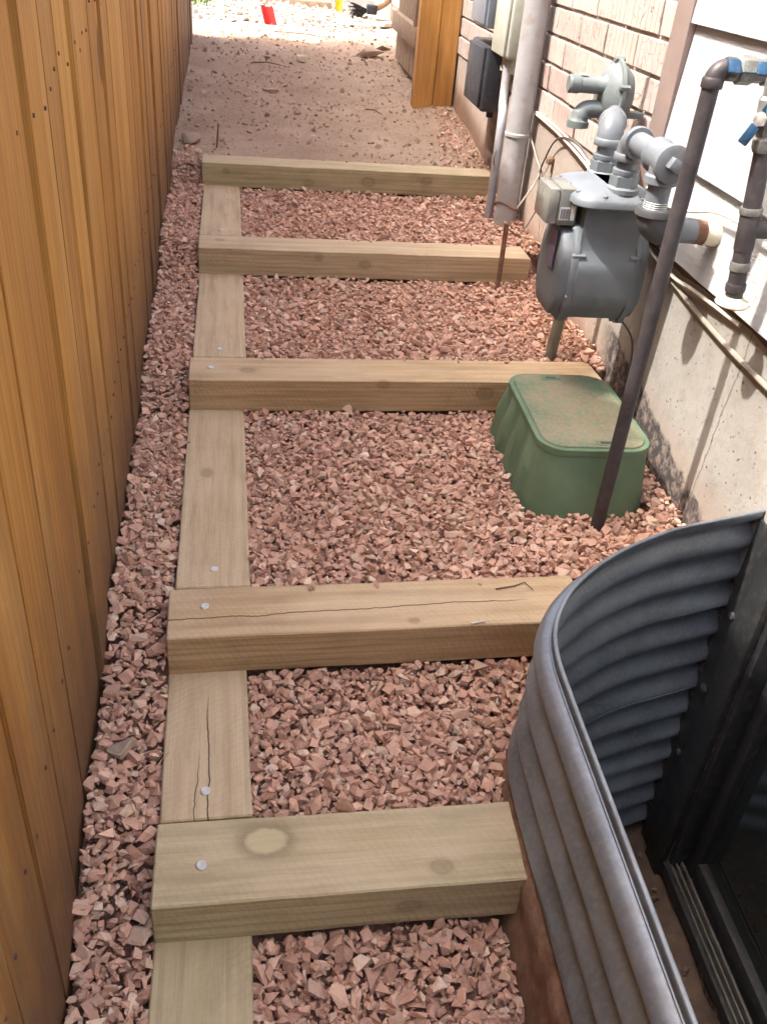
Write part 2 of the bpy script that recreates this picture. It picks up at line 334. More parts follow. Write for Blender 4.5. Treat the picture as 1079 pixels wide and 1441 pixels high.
def m_concrete():
    k = Mat('foundation_concrete', 0.92, 0, 0.2); v = k.pos(); x, y, z = k.sep(v)
    a = k.noise(v, 3.0, 6, 0.6); b = k.noise(v, 22, 6, 0.7); c = k.noise(v, 90, 4, 0.6)
    col = k.ramp(a, [(0.3, (0.23, 0.217, 0.195)), (0.55, (0.31, 0.295, 0.268)), (0.75, (0.36, 0.345, 0.315))])
    col = k.mix(k.rng(b, 0.48, 0.72, 0, 0.6), col, (0.23, 0.205, 0.178))
    warm = k.rng(k.math('ADD', y, k.math('MULTIPLY', k.math('SUBTRACT', a, 0.5), 1.5)), 1.2, 1.6)
    col = k.mix(k.math('MULTIPLY', warm, 0.5), col, (0.34, 0.265, 0.22))
    # runs of dirt
    run = k.noise(k.scale(v, (1, 9, 0.7)), 2.0, 5, 0.6)
    col = k.mix(k.rng(run, 0.55, 0.8, 0, 0.5), col, (0.25, 0.205, 0.165))
    low = k.rng(k.math('ADD', k.math('SUBTRACT', z, k.math('MULTIPLY', y, 0.105)), k.math('MULTIPLY', k.math('SUBTRACT', b, 0.5), 0.2)), 0.03, 0.20, 0.6, 0)
    col = k.mix(low, col, (0.36, 0.22, 0.15))
    # black tar left along the foot of the wall
    edge = k.math('ADD', k.rng(y, 0.45, 1.25, 0.135, 0.30), k.math('MULTIPLY', k.math('SUBTRACT', k.noise(v, 14, 5, 0.65), 0.5), 0.14))
    tar = k.math('MULTIPLY', k.rng(k.math('SUBTRACT', z, edge), -0.012, 0.006, 1, 0), k.rng(y, 1.22, 1.32, 1, 0), clamp=True)
    worn = k.rng(k.noise(v, 38, 6, 0.75), 0.46, 0.64, 0.95, 0.2)
    col = k.mix(k.math('MULTIPLY', tar, worn), col, (0.045, 0.04, 0.042))
    # seep stain by the conduit and under the utility boxes
    st = k.math('MULTIPLY', k.rng(k.math('ABSOLUTE', k.math('SUBTRACT', y, 2.95)), 0.05, 0.2, 1, 0), k.rng(z, 0.5, 0.62, 1, 0), clamp=True)
    col = k.mix(k.math('MULTIPLY', st, k.rng(b, 0.35, 0.6, 0.2, 0.85)), col, (0.10, 0.065, 0.05))
    # pits
    pd = k.vor(v, 55); pit = k.math('MULTIPLY', k.rng(pd, 0.12, 0.24, 1, 0), k.rng(c, 0.48, 0.56), clamp=True)
    col = k.mix(k.math('MULTIPLY', pit, 0.75), col, (0.13, 0.10, 0.08))
    # crack
    cr = k.math('ABSOLUTE', k.math('SUBTRACT', y, k.math('ADD', 0.61, k.math('ADD', k.math('MULTIPLY', z, -0.09), k.math('MULTIPLY', k.math('SUBTRACT', k.noise(v, 18, 6, 0.7), 0.5), 0.03)))))
    crm = k.math('MULTIPLY', k.rng(cr, 0.0012, 0.003, 1, 0), k.rng(y, 0.5, 0.7, 1, 1), clamp=True)
    col = k.mix(k.math('MULTIPLY', crm, 0.7), col, (0.15, 0.12, 0.10))
    h = k.math('SUBTRACT', k.math('ADD', k.math('MULTIPLY', b, 0.6), k.math('MULTIPLY', c, 0.4)), k.math('ADD', pit, crm))
    return k.fin(col, k.bump(h, 0.5, 0.005))
M['concrete'] = m_concrete()

def m_brick():
    k = Mat('brick', 0.9, 0, 0.2); v = k.coord(); r = k.n('ObjectInfo').outputs['Random']; g = k.n('NewGeometry')
    rr = k.math('FRACT', k.math('ADD', k.math('MULTIPLY', r, 5.3), g.outputs['Random Per Island']))
    p = k.pos(); a = k.noise(p, 18, 6, 0.65, 0.4); st = k.noise(k.scale(p, (1, 60, 5)), 1.0, 4, 0.6)
    col = k.ramp(rr, [(0, (0.34, 0.265, 0.24)), (0.35, (0.41, 0.345, 0.315)), (0.7, (0.37, 0.315, 0.28)), (1, (0.43, 0.375, 0.34))])
    col = k.mix(k.rng(a, 0.45, 0.7, 0, 0.6), col, (0.44, 0.385, 0.345))
    col = k.mix(k.rng(a, 0.25, 0.42, 0.6, 0), col, (0.33, 0.215, 0.185))
    chip = k.rng(k.math('ABSOLUTE', k.math('SUBTRACT', k.noise(p, 20, 3, 0.5, 1.0), 0.5)), 0.004, 0.012, 1, 0)
    chm = k.math('MULTIPLY', chip, k.rng(k.noise(p, 6, 3), 0.45, 0.55), clamp=True)
    col = k.mix(k.math('MULTIPLY', chm, 0.75), col, (0.24, 0.14, 0.11))
    vl = k.n('TexWave'); vl.bands_direction = 'Y'; k.put(vl.inputs['Vector'], k.scale(p, (1, 1, 0.06))); vl.inputs['Scale'].default_value = 9; vl.inputs['Distortion'].default_value = 2.5
    gro = k.math('MULTIPLY', k.rng(vl.outputs['Fac'], 0.0, 0.05, 1, 0), k.rng(k.math('FRACT', k.math('MULTIPLY', rr, 9.0)), 0.45, 0.5), clamp=True)
    col = k.mix(k.math('MULTIPLY', gro, 0.55), col, (0.33, 0.21, 0.17))
    h = k.math('SUBTRACT', k.math('ADD', k.math('MULTIPLY', a, 0.8), k.math('MULTIPLY', st, 0.4)), k.math('ADD', chm, gro))
    return k.fin(col, k.bump(h, 0.6, 0.006))
M['brick'] = m_brick()
M['mortar'] = m_paint('mortar', (0.28, 0.245, 0.215), 0.95, 0, 0.2, sc=40, spec=0.1, bumps=0.6)
M['trim'] = m_paint('pink_trim', (0.25, 0.19, 0.17), 0.7, 0, 0.1, sc=9)

def m_siding():
    k = Mat('white_siding', 0.55, 0, 0.35); p = k.pos()
    gr = k.noise(k.scale(p, (1, 12, 210)), 1.5, 5, 0.65, 0.5); a = k.noise(p, 5, 5)
    gr2 = k.rng(k.math('ABSOLUTE', k.math('SUBTRACT', gr, 0.5)), 0.0, 0.05)
    col = k.mix(k.rng(a, 0.4, 0.7), (0.49, 0.50, 0.51), (0.43, 0.44, 0.45))
    col = k.mix(k.rng(gr2, 0.0, 0.6, 0.12, 0), col, (0.36, 0.36, 0.37))
    return k.fin(col, k.bump(gr2, 0.6, 0.004))
M['siding'] = m_siding()
M['flash'] = m_paint('dark_flashing', (0.10, 0.06, 0.045), 0.85, 0, 0.4, sc=30)
M['bronze'] = m_paint('bronze_frame', (0.014, 0.015, 0.016), 0.55, 0.0, 0.2, sc=20, dirt_amt=0.2)
M['track'] = m_paint('aluminium_track', (0.17, 0.16, 0.14), 0.4, 0.6, 0.2, sc=40)
M['room'] = m_paint('dark_room', (0.03, 0.033, 0.035), 0.9)
kg = Mat('window_glass', 0.05, 0, 0.5); kg.b.inputs['Base Color'].default_value = (0.012, 0.015, 0.016, 1); M['glass'] = kg.m

def m_galv():
    k = Mat('galvanised_steel', 0.4, 0.6, 0.5); v = k.pos(); a = k.noise(v, 7, 5, 0.6); sp = k.noise(v, 130, 2); z = k.sep(v)[2]
    col = k.mix(k.rng(a, 0.35, 0.65), (0.17, 0.195, 0.225), (0.265, 0.30, 0.34))
    col = k.mix(k.rng(sp, 0.45, 0.65, 0, 0.25), col, (0.36, 0.40, 0.44))
    d = k.noise(v, 16, 6, 0.7); col = k.mix(k.rng(d, 0.55, 0.8, 0, 0.55), col, (0.20, 0.13, 0.10))
    return k.fin(col, k.bump(k.noise(v, 60, 4), 0.06, 0.002), k.rng(a, 0.3, 0.7, 0.33, 0.47))
M['galv'] = m_galv()
def m_rust():
    k = Mat('rust', 0.9, 0.0, 0.2); v = k.pos(); a = k.noise(v, 22, 7, 0.7); b = k.noise(v, 6, 4)
    col = k.ramp(a, [(0.25, (0.06, 0.035, 0.027)), (0.5, (0.17, 0.095, 0.065)), (0.75, (0.29, 0.18, 0.13))])
    col = k.mix(k.rng(b, 0.5, 0.7, 0, 0.6), col, (0.34, 0.24, 0.17))
    return k.fin(col, k.bump(a, 0.8, 0.006))
M['rust'] = m_rust()
M['meter'] = m_paint('meter_grey', (0.125, 0.145, 0.16), 0.52, 0.0, 0.15, sc=12, dirt_amt=0.25, bumps=0.1)
M['pipe_grey'] = m_paint('pipe_grey', (0.145, 0.165, 0.185), 0.45, 0.0, 0.18, sc=18, dirt_amt=0.3, bumps=0.15)
M['reg_grey'] = m_paint('regulator_grey', (0.14, 0.165, 0.165), 0.5, 0.0, 0.15, sc=16, dirt_amt=0.2)
M['dark_fit'] = m_paint('dark_fitting', (0.07, 0.075, 0.08), 0.55, 0.2, 0.25, sc=25)
M['brown_pipe'] = m_paint('brown_pipe', (0.055, 0.049, 0.052), 0.5, 0.2, 0.3, sc=22, dirt=(0.14, 0.10, 0.085))
M['riser'] = m_paint('riser_olive', (0.20, 0.19, 0.15), 0.6, 0.2, 0.25, sc=18)
M['patina'] = m_paint('bronze_patina', (0.17, 0.17, 0.155), 0.55, 0.4, 0.35, dirt=(0.28, 0.38, 0.34), dirt_amt=0.8, sc=22)
M['blue'] = m_paint('blue_handle', (0.012, 0.055, 0.12), 0.45, 0, 0.2, sc=20, dirt=(0.3, 0.3, 0.3))
M['steel'] = m_paint('zinc_steel', (0.55, 0.55, 0.53), 0.45, 0.7, 0.2, sc=60)
M['cream'] = m_paint('cream_plastic', (0.62, 0.57, 0.45), 0.6, 0, 0.12, sc=14)
M['conduit'] = m_paint('grey_conduit', (0.36, 0.36, 0.37), 0.5, 0.15, 0.12, sc=8, dirt=(0.28, 0.19, 0.15), dirt_amt=0.6)
M['beige_box'] = m_paint('beige_box', (0.42, 0.43, 0.36), 0.5, 0, 0.08, sc=8)
M['black_box'] = m_paint('black_box', (0.035, 0.038, 0.047), 0.5, 0, 0.2, sc=10)
M['blue_box'] = m_paint('blue_grey_box', (0.26, 0.30, 0.36), 0.4, 0.2, 0.1, sc=8)
M['wire_cream'] = m_paint('cream_cable', (0.62, 0.58, 0.50), 0.6, 0, 0.1, sc=30)
M['wire_dark'] = m_paint('dark_cable', (0.09, 0.085, 0.085), 0.6, 0, 0.2, sc=30)
M['wire_grey'] = m_paint('grey_cable', (0.27, 0.24, 0.20), 0.7, 0, 0.2, sc=30)
M['label'] = m_paint('white_label', (0.62, 0.62, 0.60), 0.5, 0, 0.05, sc=30)
M['ink'] = m_paint('label_ink', (0.05, 0.05, 0.06), 0.6)
M['plate'] = m_paint('purple_plate', (0.16, 0.13, 0.22), 0.5, 0.2, 0.1)
kc = Mat('clear_plastic', 0.18, 0, 0.5); kc.b.inputs['Base Color'].default_value = (0.42, 0.42, 0.38, 1); kc.b.inputs['Transmission Weight'].default_value = 0.55
M['clear'] = kc.fin(None, kc.bump(kc.noise(kc.coord(), 60, 4), 0.15, 0.002))
M['index'] = m_paint('index_grey', (0.14, 0.145, 0.13), 0.5)
M['grey_wood'] = m_paint('weathered_wood', (0.34, 0.25, 0.17), 0.85, 0, 0.3, sc=20)
M['post'] = m_cedar('post_wood', False); M['post'].node_tree.nodes['Principled BSDF'].inputs['Roughness'].default_value = 0.55
M['red'] = m_paint('red_flag', (0.62, 0.03, 0.03), 0.6, 0, 0.1)
M['yellow'] = m_paint('yellow_flag', (0.70, 0.62, 0.05), 0.6, 0, 0.1)
M['bristle'] = m_paint('black_bristle', (0.02, 0.022, 0.028), 0.7)
M['handle'] = m_paint('brown_handle', (0.30, 0.19, 0.12), 0.6)
M['rock'] = m_stone('field_rock', [(0, (0.27, 0.20, 0.15)), (1, (0.42, 0.33, 0.26))], (0.45, 0.36, 0.29))
M['slab'] = m_stone('pale_slab', [(0, (0.5, 0.42, 0.33)), (1, (0.62, 0.55, 0.45))], (0.6, 0.52, 0.44))
M['driveway'] = m_paint('pale_concrete', (0.46, 0.45, 0.42), 0.9, 0, 0.06, sc=3)
M['straw'] = m_paint('straw', (0.40, 0.29, 0.16), 0.85, 0, 0.4, sc=9); M['stick'] = m_paint('stick', (0.16, 0.10, 0.065), 0.9)
kgr = Mat('grass', 0.7); rr_ = kgr.n('NewGeometry').outputs['Random Per Island']
M['grass'] = kgr.fin(kgr.ramp(rr_, [(0, (0.06, 0.12, 0.02)), (0.6, (0.10, 0.19, 0.035)), (1, (0.2, 0.25, 0.07))]))

def m_green():
    k = Mat('green_plastic', 0.6, 0, 0.35); v = k.pos(); n = k.n('NewGeometry').outputs['Normal']; nz = k.sep(n)[2]
    a = k.noise(v, 9, 5, 0.6); b = k.noise(v, 30, 7, 0.72)
    col = k.mix(k.rng(a, 0.35, 0.7), (0.092, 0.155, 0.09), (0.145, 0.215, 0.138))
    scuff = k.noise(k.scale(v, (30, 30, 2)), 2, 4); col = k.mix(k.rng(scuff, 0.55, 0.8, 0, 0.35), col, (0.17, 0.22, 0.13))
    return k.fin(col, k.bump(b, 0.15, 0.003), k.rng(a, 0.3, 0.7, 0.5, 0.72))
M['green'] = m_green()
def m_lid():
    k = Mat('dusty_green_lid', 0.8, 0, 0.25); v = k.pos(); x, y, z = k.sep(v)
    a = k.noise(v, 9, 6, 0.62); b = k.noise(v, 60, 6, 0.7)
    col = k.mix(k.rng(a, 0.35, 0.7), (0.11, 0.175, 0.11), (0.17, 0.24, 0.155))
    r = k.n('VectorMath'); r.operation = 'DISTANCE'; k.put(r.inputs[0], k.scale(v, (1.0, 0.75, 0))); r.inputs[1].default_value = (0.97, 0.63, 0)
    soil = k.rng(k.math('ADD', k.math('ADD', r.outputs['Value'], k.math('MULTIPLY', k.math('SUBTRACT', a, 0.5), -0.55)), k.math('MULTIPLY', k.math('SUBTRACT', b, 0.5), -0.22)), 0.11, 0.21, 1, 0)
    col = k.mix(k.math('MULTIPLY', soil, k.rng(k.noise(v, 130, 5, 0.7), 0.40, 0.60, 0.05, 0.62)), col, (0.36, 0.20, 0.155))
    cr = k.vor(v, 190); h = k.math('ADD', k.math('MULTIPLY', b, 0.5), k.rng(cr, 0.0, 0.5))
    return k.fin(col, k.bump(h, 0.35, 0.004))
M['lid'] = m_lid()

# ------------------------------------------------------------------ ground
def bay_level(ys):
    z = -RISE
    for i, (y, x, t) in enumerate(STEP):
        if ys > y + 0.07: z = i*RISE
    return z
def bay_smooth(ys):
    z = -RISE
    for (y, x, t) in STEP:
        q = min(1, max(0, (ys - (y - 0.07))/0.22)); z += RISE*q*q*(3-2*q)
    return z
def slope_z(ys):
    pts = [(-1.2, -0.19)] + [(STEP[i][0]+0.07, STEP_Z[i]) for i in range(5)]
    if ys >= pts[-1][0]: return pts[-1][1]
    for (a, za), (b, zb) in zip(pts, pts[1:]):
        if ys <= b: return za + (zb-za)*(ys-a)/(b-a)
def dirt_z(x, y):
    ys = min(y, 7.0)
    z = 0.328 + 0.047*max(0, ys-2.83)
    z += 0.03*max(0.0, 1-abs(ys-4.3)/1.2)*max(0, min(1, (x-0.8)/0.3))
    if 2.5 < y < 8 and -1 < x < 1.6:
        z += 0.018*mnoise.noise((x*3.1, y*3.1, 0.3)) + 0.012*mnoise.noise((x*9, y*9, 2.1)) + 0.009*mnoise.noise((x*27, y*27, 5.1)) + 0.003*mnoise.noise((x*60, y*60, 7.1))
    return z
def strip_top(x, y, xs, ys):
    q = min(1, max(0, (ys-2.62)/0.42)); q = q*q*(3-2*q); lo = 0.257 - 0.012
    return lo*(1-q) + dirt_z(x, max(y, 2.8))*q
def ground_z(x, y):
    xs, ys = Si(x, y)
    if ys > 2.5 and xs < 0.1: return strip_top(x, y, xs, ys) - 0.03*max(0, min(1, (2.95-ys)/0.2))
    if ys > 2.80: return dirt_z(x, y)
    base = bay_level(ys) if ys > -0.9 else -0.12 + 0.09*(max(ys, -4)+0.9)
    if xs < 0.1 and ys > -0.9: base = 0.85*bay_smooth(ys) + 0.15*slope_z(ys) - 0.012
    return base - 0.036
gx = [-80, -40, -20, -10, -5, -2.5, -1.2, -0.7, -0.4] + list(np.arange(-0.28, 1.221, 0.03)) + [1.6, 3, 8, 20, 40, 80]
gy = [-60, -30, -15, -8, -4, -2.5, -1.9] + list(np.arange(-1.5, 2.75, 0.04)) + list(np.arange(2.76, 7.3, 0.03)) + [7.6, 8, 8.6, 9.5, 11, 14, 20, 35, 60, 120]
hole = well_poly(0.03)
g = G(); nx, ny = len(gx), len(gy)
for yy in gy:
    for xx in gx: g.v.append((float(xx), float(yy), ground_z(float(xx), float(yy))))
ins = [inside(hole, p[0], p[1]) if (0.5 < p[0] < 1.7 and -1.6 < p[1] < 0.5) else False for p in g.v]
for j in range(ny-1):
    for i in range(nx-1):
        q = (j*nx+i, j*nx+i+1, (j+1)*nx+i+1, (j+1)*nx+i)
        if not any(ins[a] for a in q) and not (gx[i] >= 1.19 and -1.6 < gy[j] < 0.5): g.f.append(q)
struct('ground', g, M['ground'], ang=80)
# concrete drive at the far end, in full sun
g = G(); g.box(-7, 9, 8.6, 15, 0.40, 0.585); struct('driveway', g, M['driveway'])
# bottom of the window well
g = G(); n = 26
for j in range(n+1):
    for i in range(n+1):
        x = 0.66 + 0.56*i/n; y = -1.28 + 1.66*j/n; g.v.append((x, y, -0.655 + 0.03*mnoise.noise((x*9, y*9, 3)) + 0.012*mnoise.noise((x*30, y*30, 1))))
for j in range(n):
    for i in range(n): g.f.append((j*(n+1)+i, j*(n+1)+i+1, (j+1)*(n+1)+i+1, (j+1)*(n+1)+i))
struct('well_floor', g, M['well_soil'], ang=80)

# ------------------------------------------------------------------ house
house = thing('house', (WALL, 1.2, 0.0), 'house side wall of pale brick and white siding on a concrete foundation', 'house')
OY0, OY1, OZ0, OZ1 = -1.02, 0.205, -0.60, 0.40
g = G()
g.box(WALL, WALL+0.25, OY1, 8.2, -1.0, 0.650); g.box(WALL, WALL+0.25, -7.0, OY0, -1.0, 0.650)
g.box(WALL, WALL+0.25, OY0, OY1, OZ1, 0.650); g.box(WALL, WALL+0.25, OY0, OY1, -1.0, OZ0)
part('foundation', g, M['concrete'], house)
g = G(); g.box(1.1895, 1.7, 1.20, 8.2, 0.650, 2.75); part('mortar_bed', g, M['mortar'], house)
# bricks: 252 x 76 mm faces, 84 mm courses, running bond
BL, BH, BC = 0.254, 0.0745, 0.084; Z0 = 0.659
brick_meshes = []
for k in range(5):
    bm = bmesh.new(); bmesh.ops.create_cube(bm, size=1)
    for q in bm.verts: q.co = Vector((q.co.x*0.07, q.co.y*(BL-0.0095), q.co.z*BH))
    bmesh.ops.subdivide_edges(bm, edges=[e for e in bm.edges if abs((e.verts[0].co-e.verts[1].co).y) > 0.1], cuts=3)
    for q in bm.verts:
        if q.co.x < 0: q.co.x += 0.004*mnoise.noise((k*7.1, q.co.y*14, q.co.z*20)) - 0.001
        q.co.y += 0.0025*mnoise.noise((k*3.3+5, q.co.y*30, q.co.z*25)); q.co.z += 0.002*mnoise.noise((k*5.3+9, q.co.y*25, q.co.x*9))
    bmesh.ops.bevel(bm, geom=[e for e in bm.edges if e.calc_face_angle(0) > 0.8 and (e.verts[0].co.x < 0 and e.verts[1].co.x < 0)], offset=0.0025, segments=1, affect='EDGES')
    me = bpy.data.meshes.new('brick'); bm.to_mesh(me); bm.free(); me.materials.append(M['brick']); brick_meshes.append(me)
rest = G(); L = root_loc(house)
for row in range(25):
    z = Z0 + row*BC + BH/2; y = 1.245 + (BL/2 if row % 2 == 0 else 0.0)
    ys_ = [1.245 + BL/4] if row % 2 == 0 else []
    full = []
    if row % 2 == 0: full.append((1.245 + BL/4 - 0.001, 0.5))
    y += BL/2
    while y < 8.1: full.append((y, 1.0)); y += BL
    for (yc, fr) in full:
        me = random.choice(brick_meshes)
        if row < 6 and yc < 4.2:
            o = bpy.data.objects.new('brick', me); C.objects.link(o); o.parent = house
            o.location = Vector((1.217 + random.uniform(-0.0025, 0.0025), yc, z)) - L; o.rotation_euler = (random.uniform(-.004, .004), 0, 0)
            if fr < 1: o.scale.y = 0.46
        else:
            rest.add([(1.217 + q.co.x, yc + q.co.y*(1 if fr == 1 else 0.46), z + q.co.z) for q in me.vertices], [tuple(p.vertices) for p in me.polygons])
o = part('upper_brickwork', rest, M['brick'], house, flat=True); o['kind'] = 'stuff'
g = G(); g.bbox(1.158, 1.21, 1.143, 1.238, 0.592, 2.75, 0.003); part('corner_trim', g, M['trim'], house)
g = G(); g.box(1.193, 1.7, -7.0, 1.1985, 0.6505, 2.75); part('sheathing', g, M['flash'], house)
# lap siding, each board leaning out at its foot
zs = [0.585, 0.772, 1.040] + [1.040 + 0.268*i for i in range(1, 7)]
for a, b in zip(zs, zs[1:]):
    g = G(); n = 90; top = []; bot = []
    for i in range(n+1):
        y = -7.0 + (1.140+7.0)*i/n; w = (0.004*mnoise.noise((y*5, a*9, 0)) if a < 0.6 else 0.0008*mnoise.noise((y*5, a, 0)))
        bot.append((1.160, y, a + w)); top.append((1.176, y, b + 0.012))
    o_ = len(g.v); g.v += bot + top + [(p[0]+0.013, p[1], p[2]) for p in bot] + [(p[0]+0.012, p[1], p[2]) for p in top]; N1 = n+1
    for i in range(n):
        g.f += [(i, i+1, N1+i+1, N1+i), (2*N1+i+1, 2*N1+i, 3*N1+i, 3*N1+i+1), (i+1, i, 2*N1+i, 2*N1+i+1), (N1+i, N1+i+1, 3*N1+i+1, 3*N1+i)]
    g.f += [(0, N1, 3*N1, 2*N1), (n, 2*N1+n, 3*N1+n, N1+n)]
    part('siding_board', g, M['siding'], house)
g = G(); n = 140; lo = []
for i in range(n+1):
    y = -7.0 + 8.13*i/n; w = 0.010*mnoise.noise((y*6, 3, 0)) + 0.006*mnoise.noise((y*19, 1, 0)); lo.append((y, 0.566 + w))
for i in range(n+1): y, z = lo[i]; g.v += [(1.176, y, z), (1.176, y, 0.60), (1.1875, y, z-0.004), (1.1875, y, 0.60)]
for i in range(n): a = 4*i; g.f += [(a, a+4, a+5, a+1), (a+2, a+3, a+7, a+6), (a, a+2, a+6, a+4)]
part('drip_flashing', g, M['flash'], house)
# basement window
g = G(); fw = 0.05
g.bbox(1.226, 1.27, OY0, OY0+fw, OZ0, OZ1, 0.004); g.bbox(1.226, 1.27, OY1-fw, OY1, OZ0, OZ1, 0.004)
g.bbox(1.227, 1.269, OY0+fw, OY1-fw, OZ0, OZ0+0.06, 0.004); g.bbox(1.227, 1.269, OY0+fw, OY1-fw, OZ1-fw, OZ1, 0.004)
g.bbox(1.1865, 1.2255, 0.186, 0.2035, -0.596, OZ1-0.002, 0.002)
wf = part('window_frame', g, M['bronze'], house)
g = G(); g.box(1.248, 1.254, OY0+fw, OY1-fw, OZ0+0.06, OZ1-fw); part('pane', g, M['glass'], wf)
for k in range(3):
    g = G(); g.bbox(1.186+0.012*k, 1.190+0.012*k, -1.0, 0.20, -0.602, -0.585+0.004*k, 0.0012); part('track', g, M['track'], wf)
g = G(); g.bbox(1.178, 1.2255, -1.01, 0.203, -0.63, -0.597, 0.002); part('sill', g, M['bronze'], wf)
g = G(); g.box(1.44, 1.46, -1.2, 0.4, -0.9, 0.6); part('room_back', g, M['room'], house)

# ------------------------------------------------------------------ window well
well = thing('window_well', (0.94, -0.45, -0.65), 'corrugated galvanised steel window well against the foundation wall', 'window well')
ZT = 0.30; PITCHW = 0.076
def well_strip(profile):
    """profile: (offset outward, z) rows swept along the plan curve"""
    g = G(); n = len(WP)
    for off, z in profile:
        for p, nn in zip(WP, WN): g.v.append((p.x + nn.x*off, p.y + nn.y*off, z))
    for j in range(len(profile)-1):
        for i in range(n-1): g.f.append((j*n+i, j*n+i+1, (j+1)*n+i+1, (j+1)*n+i))
    return g
def thick(o, t):
    md = o.modifiers.new('thickness', 'SOLIDIFY'); md.thickness = t; md.offset = 0; return o
zt = ZT
for k in range(4):
    prof = []; zb = zt - 3*PITCHW
    if k == 0: prof += [(0.0, ZT), (0.0, ZT-0.008), (0.001, ZT-0.016)]
    for q in range(43):
        z = zt - (0.02 if k == 0 else 0) - (3*PITCHW - (0.02 if k == 0 else 0))*q/42
        ph = (zt - z)/PITCHW*2*PI
        prof.append((0.002 + 0.0115*(1-math.cos(ph)) + (0.0 if k % 2 == 0 else 0.003), z))
    prof.append((prof[-1][0]+0.007, prof[-1][1]-0.002))
    thick(part('corrugated_panel', well_strip(prof), M['galv'], well, ang=50), 0.0018); zt = zb
g = G(); g.tube([(p.x, p.y, ZT) for p in WP], 0.0036, 10); part('rolled_rim', g, M['galv'], well)
g = G(); g.tube([(p.x+nn.x*0.0045, p.y+nn.y*0.0045, ZT-0.013) for p, nn in zip(WP, WN)], 0.0018, 8); part('rim_bead', g, M['galv'], well)
pr = []
for off, z in [(0.016, 0.006), (0.026, 0.0), (0.032, -0.020), (0.029, -0.05), (0.034, -0.085), (0.046, -0.125), (0.052, -0.16)]: pr.append((off, z))
g = well_strip(pr); g.v = [(p[0] + 0.004*mnoise.noise((p[0]*18, p[1]*18, p[2]*20)), p[1], p[2] + 0.004*mnoise.noise((p[0]*13, p[1]*13, 7))) for p in g.v]
thick(part('rusty_base', g, M['rust'], well, ang=60), 0.003)['label'] = 'rust and soil stained lower lip'
g = G(); g.bbox(1.180, 1.1865, 0.272, 0.325, -0.66, 0.285, 0.002); fl = part('wall_flange', g, M['bronze'], well)
g = G(); g.bbox(1.170, 1.187, 0.204, 0.270, -0.66, 0.285, 0.003); part('wall_flange', g, M['bronze'], well)
for z in (0.07, -0.13, -0.33):
    g = G(); g.lathe((1.180, 0.295, z), (-1, 0, 0), [(0.009, 0), (0.009, 0.004), (0.005, 0.006)], 8); part('bolt', g, M['dark_fit'], well)

# ------------------------------------------------------------------ timbers
TAN = ((0.31, 0.22, 0.125), (0.49, 0.375, 0.235), (0.585, 0.475, 0.32))
OLV = ((0.28, 0.215, 0.115), (0.44, 0.365, 0.215), (0.54, 0.465, 0.30))
ORG = ((0.30, 0.185, 0.085), (0.475, 0.33, 0.18), (0.57, 0.43, 0.26))
def timber(name, length, tones, label, group, loc, rz, knots=(), cracks=(), spikes=(), seed=0, green=0.3, h=0.0889, w=TW, z_top=0):
    bm = bmesh.new(); bmesh.ops.create_cube(bm, size=1)
    for q in bm.verts: q.co = Vector(((q.co.x+0.5)*length, (q.co.y+0.5)*w, (q.co.z-0.5)*h))
    bmesh.ops.bevel(bm, geom=bm.edges[:], offset=0.0025, segments=1, affect='EDGES')
    ncut = max(6, int(length/0.03))
    bmesh.ops.subdivide_edges(bm, edges=[e for e in bm.edges if abs(e.verts[0].co.x-e.verts[1].co.x) > length*0.8], cuts=ncut, use_grid_fill=True)
    for q in bm.verts:
        q.co += Vector((0, 0.0022*mnoise.noise((q.co.x*5+seed*3, 1, q.co.z*20)), 0.0016*mnoise.noise((q.co.x*4+seed*3, q.co.y*14, 4)) + 0.0008*mnoise.noise((q.co.x*30, q.co.y*30, seed))))
    g = G().bm(bm)
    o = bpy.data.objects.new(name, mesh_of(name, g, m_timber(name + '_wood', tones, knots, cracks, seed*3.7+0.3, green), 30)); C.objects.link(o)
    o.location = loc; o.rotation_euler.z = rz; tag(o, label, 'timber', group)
    for (sx, sy) in spikes:
        g = G().lathe((sx, sy, -0.002), (0, 0, 1), [(0.0085, 0), (0.0085, 0.0035), (0.0065, 0.0048), (0.002, 0.0045)], 14)
        s_ = bpy.data.objects.new('spike_head', mesh_of('spike_head', g, M['steel'])); C.objects.link(s_); s_.parent = o
    return o
STEPS = [
    dict(L=0.566, tones=OLV, label='lowest step timber, greenish with a big round knot on top, touching the window well', knots=[(0.163, 0.097, 0.0, 0.0255), (0.37, 0.0, -0.045, 0.012), (0.42, 0.03, 0, 0.01)], cracks=[], spikes=[(0.068, 0.062)], green=0.55),
    dict(L=0.80, tones=ORG, label='step timber with a long drying crack along its top, running behind the window well rim', knots=[(0.45, 0.02, 0.0, 0.006)], cracks=[(1, 0.050, 0.03, 0.0016, -0.1, 0.70)], spikes=[(0.066, 0.085)], green=0.12),
    dict(L=1.115, tones=ORG, label='step timber directly behind the green valve box', knots=[(0.78, 0.0, -0.035, 0.014), (0.15, 0.06, 0, 0.012), (0.5, 0.0, -0.01, 0.01)], cracks=[], spikes=[(0.055, 0.075)], green=0.12),
    dict(L=1.118, tones=TAN, label='step timber with a rusty stake standing before its right end', knots=[(0.545, 0.0, -0.04, 0.011), (0.39, 0.0, -0.02, 0.008), (0.07, 0.09, 0, 0.009)], cracks=[], spikes=[], green=0.25),
    dict(L=1.185, tones=OLV, label='topmost step timber, green tinted, holding back the bare dirt', knots=[(0.66, 0.0, -0.045, 0.016), (0.42, 0, -0.06, 0.012), (0.095, 0, -0.03, 0.008), (0.9, 0.0, -0.03, 0.014)], cracks=[], spikes=[], green=0.7),
]
